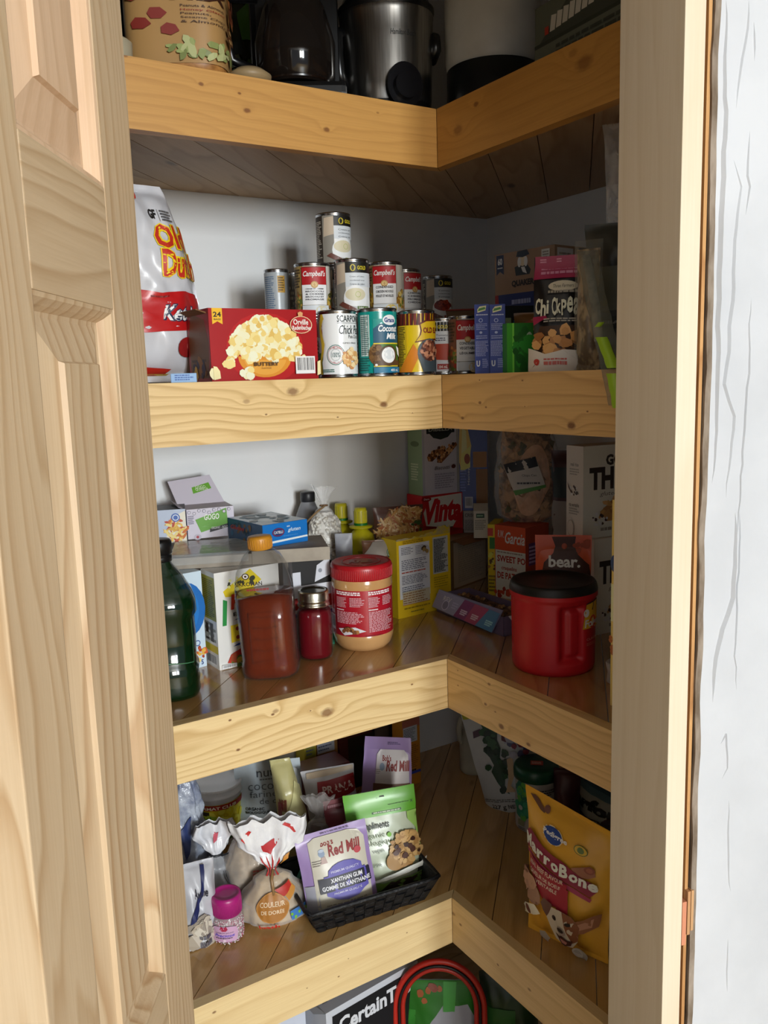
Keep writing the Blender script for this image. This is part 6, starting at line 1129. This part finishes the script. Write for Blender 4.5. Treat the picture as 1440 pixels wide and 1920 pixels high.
# pouches standing behind the basket
p=gy(722,1560,.235); ht=hz(730,1388,p)-S4; g=Bag(mpx(108,p),ht,.05,'doy',46,.004,nar=.03,topw=.78); mb=MB(); g.mesh(mb,LI); I=Ink(mb,g.front(),.0013,.00016); I.l(.5,.93,.8,.96,2,'5a4a78',2,.5)
I.p([(.26,.25),(.95,.25),(.93,.84),(.85,.88),(.35,.88),(.28,.84)],'d0ccd0,.35'); I.t("Bob's",.40,.78,.58,.835,'8a2a24',.03); I.t('Red Mill',.48,.69,.95,.79,'8a2320',.035,.15); I.e(.40,.73,.05,'8fa0b8',.035); I.l(.27,.66,.38,.71,3,'6a6460',3,.3); I.r(.24,.25,.95,.58,'6b4a38'); I.r(.24,.25,.95,.50,'3a1614'); I.t('TAPIOCA',.4,.44,.8,.48,'7a4a40',.01)
tag(mb.build('starch_pouch',T=tilt(p,face(p,-3),-5,3)),'lilac pouch with a white cap panel standing tallest behind the maroon pouch','pouch')
p=gy(632,1540,.30); ht=hz(632,1440,p)-S4; g=Bag(mpx(100,p),ht,.045,'full',47,.006); mb=MB(); g.mesh(mb,mottle('white_snack_bag','b5b3b6','d3d1d4',8,rough=.35)); I=Ink(mb,g.front(),.0013); I.p([(.25,.66),(.30,.60),(.95,.64),(1,.68),(1,.88),(.28,.86)],'9c1c22'); I.t('PRANA',.36,.70,.95,.80,'e3cdc8',.03); I.p([(.1,.9),(.98,.93),(.98,.99),(.1,.96)],'c9b8a0')
tag(mb.build('snack_bag',T=tilt(p,face(p,0),-3,-6)),'white bag with a dark red label panel behind the green topped pouch','bag')
p=gy(606,1600,.20); k=Sack([(.024,0),(.034,.02),(.036,.07),(.024,.105),(.008,.125),(.02,.14),(.032,.165)],.7,.14,6,51,(-.006,0),34,neck=.126,flat=.2)
root=thing('raisin_bag','knotted clear bag of dark raisins left of the maroon pouch','bag',tilt(p,face(p))); mb=MB(); k.mesh(mb,mottle('raisins','1f120c','4a2a18',90,rough=.45,bump=1,bscale=120,bdist=.003),k=.92,z1=.11); mb.build('raisins',root); mb=MB(); k.mesh(mb,film('gathered_film','b5b0ac',.25,.15,.9,60),cap=False); mb.build('clear_bag',root)
A=gy(577,1500,.375); B=gy(655,1490,.375); T,w=boxT(A,B,.06,S4); ht=hz(600,1450,A)-S4
mb=MB(); poly=[]
mb.box(-w/2,-.03,0,w/2,.03,ht,'4a1c20,.35',.006); mb.box(-w/2-.004,-.034,ht-.006,w/2+.004,.034,ht+.001,'5f262a,.3',.003); tag(mb.build('cake_tin',T=T),'dark maroon rimmed tin behind the white bag with the red panel','tin')
# cartons along the back wall of the lowest shelf
def bc(name,pl,pr,Y,ytop,col,draw,lab):
    A=gy(pl,1480,Y); B=gy(pr,1480,Y); return cartonbox(name,lab,'box',A,B,.045,S4,hz((pl+pr)/2,ytop,A)-S4,col,draw)
def nut(bg,pn,x0=.1,x1=.9,b0=.6,b1=.95):
    return lambda I:(I.r(0,0,1,1,bg),I.r(x0,b0,x1,b1,pn),I.l(x0+.05,b0+.02,x1-.05,b1-.03,6,'4a5068',3,.4),I.l(.1,.1,.9,.5,10,'6a4a20',5,.3))
bc('baking_box',574,596,.47,1366,'b5a02a,.5',nut('a8962a','8a8a30'),'yellow-edged carton at the back wall behind the coconut pouch')
bc('baking_box',598,636,.472,1362,'a8793a,.5',nut('9a6f38','a9adb8',.0,.85,.62,.96),'orange-brown carton with a pale nutrition panel, behind the maroon rimmed tin')
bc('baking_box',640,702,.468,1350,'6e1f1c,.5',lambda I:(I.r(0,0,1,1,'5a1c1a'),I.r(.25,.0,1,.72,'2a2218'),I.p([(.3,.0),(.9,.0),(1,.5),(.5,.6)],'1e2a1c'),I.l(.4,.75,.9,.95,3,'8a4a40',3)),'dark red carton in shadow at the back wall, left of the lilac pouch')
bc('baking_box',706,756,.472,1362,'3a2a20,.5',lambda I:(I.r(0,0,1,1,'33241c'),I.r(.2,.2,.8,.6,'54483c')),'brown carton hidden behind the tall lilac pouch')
A=gz(757,1478,S4); B=gz(789,1466,S4)
cartonbox('baking_box','orange carton with a blue stripe and nutrition panel beside the bare wall corner','box',A,B,.04,S4,hz(788,1344,B)-S4,'c9862a,.45',lambda I:(I.r(0,0,1,1,'c9862a'),I.r(0,.88,1,1,'b06a5a'),I.r(.05,.66,.85,.90,'c9d0dc'),I.l(.08,.68,.8,.88,9,'4a5068',3,.4),I.l(.2,.26,.9,.62,12,'7a4a14',5,.35),I.r(0,.17,1,.21,'3a4ab0'),I.l(.1,.2,.9,.25,1,'2a1a10',5)))
# ================================================================ lowest shelf, right arm
LIFT=1.5
r=mpx(54,gz(884,1452,S4))/2; p=stand(889,1456,S4,r); H=hz(889,1335,p)-S4
root=thing('plastic_jug','milky plastic jug with a moulded handle in the back corner of the lowest shelf','jug',tilt(p,face(p))); MJ=mottle('milky_plastic','8b8778','a8a492',7,rough=.4,alpha=.93)
mb=MB(); mb.lathe([(r*.82,0),(r*.97,.006),(r,H*.12),(r*.98,H*.45),(r*.9,H*.6),(r*.5,H*.9),(r*.45,H*1.0)],MJ,40,sq=2.6); mb.build('jug_body',root)
mb=MB(); mb.tube([(-r*.35,-r*.4,H*.95),(-r*.85,-r*.5,H*.92),(-r*1.0,-r*.5,H*.75),(-r*.95,-r*.45,H*.58),(-r*.7,-r*.4,H*.5)],.007,MJ); mb.build('handle',root)
mb=MB(); mb.lathe([(r*.5,H),(r*.5,H*1.09),(.0001,H*1.09)],'b9a51e,.4',28); mb.build('cap',root); mb=MB(); S=Round(r*1.0,H*.2,H*.5,40,2.6); Ink(mb,S,.001).r(.55,.0,.7,1,'b9a51e'); mb.build('label',root)
# white pouch with dark green plant print
p=gz(968,1512,S4); ht=.235; g=Bag(.135,ht,.06,'doy',53,.004,topw=1.12,nar=.03); mb=MB(); g.mesh(mb,mottle('white_pouch','8f9292','a9abaa',6,rough=.4)); I=Ink(mb,g.front(),.0013,.00016)
I.r(.02,.90,.5,1,'8a8a1e'); I.p([(.12,.72),(.24,.74),(.25,.80),(.13,.78)],'4a3a44'); GR='16301c'
I.p([(.30,.84),(.38,.88),(.46,.84),(.50,.76),(.47,.68),(.50,.60),(.46,.52),(.50,.46),(.56,.44),(.50,.38),(.44,.26),(.50,.18),(.40,.22),(.33,.30),(.28,.40),(.34,.46),(.30,.54),(.22,.60),(.32,.62),(.34,.70),(.27,.74)],GR); I.b(.24,.2,.56,.86,34,.008,['1c3a22','122618','24462a'],3); I.p([(.56,.50),(.66,.52),(.64,.36),(.56,.26),(.62,.20),(.44,.20),(.54,.32),(.55,.42)],'9a8262'); I.b(.58,.5,1,.8,24,.010,['6a1c2c','3a3a5a','8a8a98','4b1a24'],4); I.l(.1,.12,.6,.15,2,'4a4a48',3,.5); I.t('227 g NET',.2,.06,.6,.10,'1c1c1c',.02)
tag(mb.build('rice_pouch',T=tilt(p,face(p,-6),-3,-13)),'white pouch with a dark green leafy print leaning behind the green-lidded canister','pouch')
r=mpx(84,gz(1005,1565,S4))/2; p=stand(1006,1568,S4,r); H=hz(1006,1430,p)-S4; z=lambda f:H*f
root=thing('wipes_canister','white canister with a dark green snap lid on the lowest shelf','canister',tilt(p,face(p)))
mb=MB(); mb.lathe([(r*.86,0),(r*.94,.003),(r*.95,.01),(r*.95,z(.80))],'8f8c88,.4',48); S=Round(r*.95,z(.03),z(.8)); I=Ink(mb,S,.0008); I.p([(.16,.62),(.36,.66),(.38,.95),(.18,.92)],'3a7a3a'); I.p([(.14,.28),(.30,.22),(.46,.38),(.50,.56),(.40,.62),(.25,.66),(.14,.56)],'1f6a50'); I.b(.14,.25,.46,.95,22,.009,['2a7a5a','4a8a3a','1f5a48'],3); I.e(.25,.47,.04,'9a9a94',.05); I.r(.2,.1,.32,.22,'6a6a50'); I.l(.5,.76,.8,.9,3,'3a3834',3); I.l(.2,.02,.34,.08,2,'4a4a48',3); I.r(.6,.3,.9,.6,'8a4a30')
mb.build('canister_body',root); mb=MB(); mb.lathe([(r*.97,z(.80)),(r*1.02,z(.81)),(r*1.03,z(.92)),(r*.98,z(.98)),(r*.9,z(1)),(r*.5,z(.995)),(.0001,z(.995))],'0f3f2c,.35',48); S=Flat((-.012,-.012,z(.999)),(.026,0,0),(0,.02,0),(0,0,1)); I=Ink(mb,S,.0006); I.r(0,0,1,1,'a8453c'); I.l(.1,.2,.9,.8,2,'d9b0a8',3); mb.build('lid',root)
p=rd(1066,1.66); g=Bag(.055,hz(1050,1440,p)-S4,.04,'full',55,.005); mb=MB(); g.mesh(mb,'35141a,.4'); tag(mb.build('treat_bag',T=tilt(p,face(p))),'dark maroon bag between the green-lidded canister and the grey pet food bag','bag')
# grey pet food bag
A=gx(1052,1520,.36); B=gx(1240,1520,.36); T,w=boxT(A,B,.07,S4); ht=hz(1055,1452,A)-S4; g=Bag(w,ht,.085,'full',57,.006,nar=.02); mb=MB(); g.mesh(mb,mottle('grey_bag','8f9896','b0b8b4',5,rough=.4)); I=Ink(mb,g.front(),.0015,.0002)
I.r(0,.93,1,1,'2b4a5e'); I.r(0,.86,1,.93,'4b6a78'); I.t('perform',.03,.60,.80,.82,'0e0f12',.06); I.p([(.2,.42),(.5,.42),(.45,.50),(.2,.50)],'2a2e2c'); I.l(.25,.43,.45,.48,2,'8a908c',3); I.l(.1,.2,.6,.34,3,'3a403e',4)
tag(mb.build('pet_food_bag',T=T),'large grey pet food bag with bold black lettering against the right wall','bag')
# yellow dog treat bag
A=gz(997,1741,S4); B=gz(1133,1806,S4); u=Vector((B.x-A.x,B.y-A.y,0)); rz=math.atan2(u.y,u.x); c=(A+B)/2; ht=hz(997,1482,A)-S4
g=Bag(u.length*1.10,ht,.055,'pillow',59,.004,nar=.05,topw=1.14,botw=1.0,skew=.14); mb=MB(); g.mesh(mb,mottle('yellow_treat_bag','b9862a','c9962e',5,rough=.32)); I=Ink(mb,g.front(),.0013,.00016)
I.p([(.06,.96),(.12,.97),(.22,.93),(.27,.915),(.25,.895),(.20,.90),(.10,.94)],'5a3a2c'); I.e(.28,.925,.035,'6a4438',.022)
I.p([(.36+.13*math.cos(rad(a))*(1 if k%2 else .84)+.02,.80+.058*math.sin(rad(a))*(1 if k%2 else .8)) for k,a in enumerate(range(0,360,12))],'c9b890'); I.e(.385,.80,.115,'1f3a7c',.052); I.t('Pedigree',.27,.782,.56,.822,'d9dce4',.03); I.e(.70,.80,.07,'4a5a2c',.032); I.e(.70,.80,.062,'b9972e',.028); I.e(.70,.80,.035,'5a6a3a',.02)
I.p([(.62,.66),(.80,.72),(.84,.70),(.86,.66),(.80,.63),(.66,.60)],'8a5a44'); I.e(.80,.69,.05,'7a4030',.026); I.e(.80,.69,.03,'8f5038',.016)
I.p([(.02,.70),(.08,.745),(.3,.70),(.52,.68),(.72,.62),(.86,.60),(.88,.55),(.82,.50),(.5,.555),(.2,.60),(.03,.61)],'7c1c34'); I.p([(.04,.60),(.5,.55),(.84,.49),(.82,.46),(.5,.52),(.05,.57)],'8f2a48')
for i,ch in enumerate('MarroBone'):
    x=.03+i*.096; y=.630-.0090*i; hh=.088 if ch in 'MB' else .062; I.t(ch,x,y-.01,x+.086,y-.01+hh,'dccfbc',.045)
I.p([(.10,.58),(.60,.53),(.60,.36),(.42,.345),(.36,.33),(.24,.40),(.12,.50)],'8f2430'); I.r(.5,.30,.62,.5,'8f2430'); I.t('REAL BEEF FLAVOUR',.13,.525,.56,.555,'dcb8a8',.01); I.t('SAVEUR DE BOEUF',.14,.475,.54,.505,'dcb8a8',.01); I.t('VERITABLE',.22,.43,.50,.46,'dcb8a8',.01)
I.b(.0,.28,.24,.42,18,.013,['8f6a58','a8806a','9a7462'],3); I.p([(0,.2),(.22,.28),(.3,.24),(.1,.16),(0,.14)],'c9c0b0'); I.e(.11,.2,.045,'5a2c24',.03)
# dog face (photographic print, a plain puppy)
DW='a89c8a'; DB='6e4026'; I.p([(.34,.34),(.38,.38),(.46,.37),(.47,.30),(.40,.27)],'5a3a30'); I.p([(.66,.30),(.78,.35),(.92,.42),(.90,.32),(.78,.24),(.68,.22)],'7a4c30'); I.p([(.70,.29),(.86,.37),(.85,.31),(.74,.26)],'9a6e56')
I.p([(.40,.28),(.46,.355),(.56,.36),(.66,.34),(.74,.28),(.73,.18),(.66,.10),(.54,.08),(.46,.12),(.42,.20)],DW); I.p([(.58,.355),(.66,.34),(.74,.28),(.73,.18),(.66,.14),(.62,.22),(.60,.30)],DB); I.e(.49,.295,.035,'3a2a26',.02); I.e(.50,.295,.022,'120d0c',.012); I.e(.635,.285,.022,'120d0c',.012)
I.e(.56,.205,.05,'8a7a70',.035); I.e(.56,.215,.038,'1c1412',.018); I.p([(.47,.18),(.52,.16),(.57,.175),(.62,.155),(.67,.17),(.65,.12),(.58,.09),(.52,.10)],'3a1a18'); I.p([(.52,.145),(.62,.14),(.60,.11),(.54,.11)],'a06a62'); I.p([(.28,.12),(.36,.15),(.4,.11),(.34,.06),(.26,.08)],'8f8880'); I.e(.74,.085,.085,'8a857f',.042); I.e(.72,.09,.06,'9c978f',.03)
tag(mb.build('dog_treat_bag',T=TM(c,rz,rad(-4),rad(-1),z=S4)),'yellow dog treat bag with a smiling puppy and maroon banner, front of the right arm','bag')
p=rd(1150,1.48,1700); mb=MB(); k=Sack([(.05,0),(.06,.02),(.058,.07),(.05,.11),(.03,.13)],.8,.08,5,61); k.mesh(mb,mottle('purple_knit','241c2a','3a2e42',120,rough=.9,bump=.6,bscale=150)); tag(mb.build('cloth_bag',T=tilt(p,0)),'dark purple cloth bag half hidden between the dog treat bag and the jamb','bag')
LIFT=1.0
# ================================================================ on the floor, under the lowest shelf
zt5=.335
A=gz(611,1901,zt5); B=gz(783,1801,zt5); T,w=boxT(A,B,.09,0); w2=w; 
root=thing('cardboard_box','black and white cardboard carton with large white lettering on the floor','box',T)
mb=MB(); mb.box(-w/2,-.045,0,w/2,.045,zt5,'c9cdd6,.5',.001); I=Ink(mb,fr(w,.09,zt5)); I.r(.06,.02,1,.96,'15161a'); I.t('CertainTeed',.12,.825,.99,.925,'d9dce2',.035); I.r(.1,.1,.4,.4,'2a2c32'); J=Ink(mb,tp(w,.09,zt5)); J.r(.0,.0,1,.32,'b5bac6'); J.r(.0,.32,1,1,'3a3c40'); [J.r(.04+k*.1,.26,.09+k*.1,.36,'6a6e78') for k in range(10)]
mb.build('carton',root); mb=MB(); mb.add([(-w/2,-.045,zt5),(-w/2,.045,zt5),(-w/2-.022,.04,zt5+.012),(-w/2-.022,-.035,zt5+.006),(-w/2,-.045,zt5-.001),(-w/2,.045,zt5-.001),(-w/2-.022,.04,zt5+.011),(-w/2-.022,-.035,zt5+.005)],[(0,1,2,3),(7,6,5,4),(3,2,6,7)],'b9bec8,.5'); mb.build('flap',root)
A2=gz(500,1916,zt5); A2=gz(506,1912,.33); B2=gz(572,1888,.33); cartonbox('white_box','plain white carton left of the black and white carton on the floor','box',A2,B2,.09,0,.33,'c6cddd,.5',lambda I:(I.e(.75,.85,.2,'4a4e58'),I.l(.1,.8,.5,.9,2,'6a7080',3)))
# red hoop with black piping, and the green and white sack inside it
c=gz(822,1797,.345); c=off(c,-.045); rzz=face(c); root=thing('hoop','tall red double-banded hoop with black piping standing on the floor','hoop',TM(c,rzz,rad(-3),z=0)); RH='b8281c,.4'
def stad(rx,top,n=28): return [(-rx,0,.015)]+[(-rx*math.cos(PI*i/n),0,top-rx*1.15+rx*1.15*math.sin(PI*i/n)) for i in range(n+1)]+[(rx,0,.015)]+[(rx*math.cos(PI*i/8),0,.015-.0*i) for i in range(1,8)]
rx=mpx(85,(c.x,c.y,.34))
mb=MB(); mb.tube(stad(rx,.359),.0058,RH,12,True); mb.build('outer_band',root); mb=MB(); mb.tube([(x,-.003,z_) for x,y,z_ in stad(rx-.0085,.3505)],.0030,'120d10,.5',10,True); mb.build('black_piping',root); mb=MB(); mb.tube(stad(rx-.0155,.3435),.0050,RH,12,True); mb.build('inner_band',root)
g=Bag(rx*1.65,.30,.03,'full',63,.004,fx=20,fz=14); mb=MB(); g.mesh(mb,mottle('white_sack','9aa0b0','bcc0cc',5,rough=.4,bump=.4)); I=Ink(mb,g.front(),.0014,.0002)
I.p([(0,.55),(.15,.60),(.35,.72),(.55,.84),(.7,.90),(.9,.84),(1,.74),(1,1),(0,1)],'2a7a24'); I.p([(.0,.5),(.12,.5),(.16,.8),(.0,.8)],'3f9a3a'); I.p([(.55,.80),(.72,.80),(.74,.99),(.56,.99)],'4aa848'); I.b(.2,.86,.6,.96,6,.008,['8a3a1c','a85a2a'],4)
tag(mb.build('rice_sack',T=TM(off(c,.028),rzz,rad(-3),z=.0)),'white sack with a green wavy top seen through the red hoop','sack')
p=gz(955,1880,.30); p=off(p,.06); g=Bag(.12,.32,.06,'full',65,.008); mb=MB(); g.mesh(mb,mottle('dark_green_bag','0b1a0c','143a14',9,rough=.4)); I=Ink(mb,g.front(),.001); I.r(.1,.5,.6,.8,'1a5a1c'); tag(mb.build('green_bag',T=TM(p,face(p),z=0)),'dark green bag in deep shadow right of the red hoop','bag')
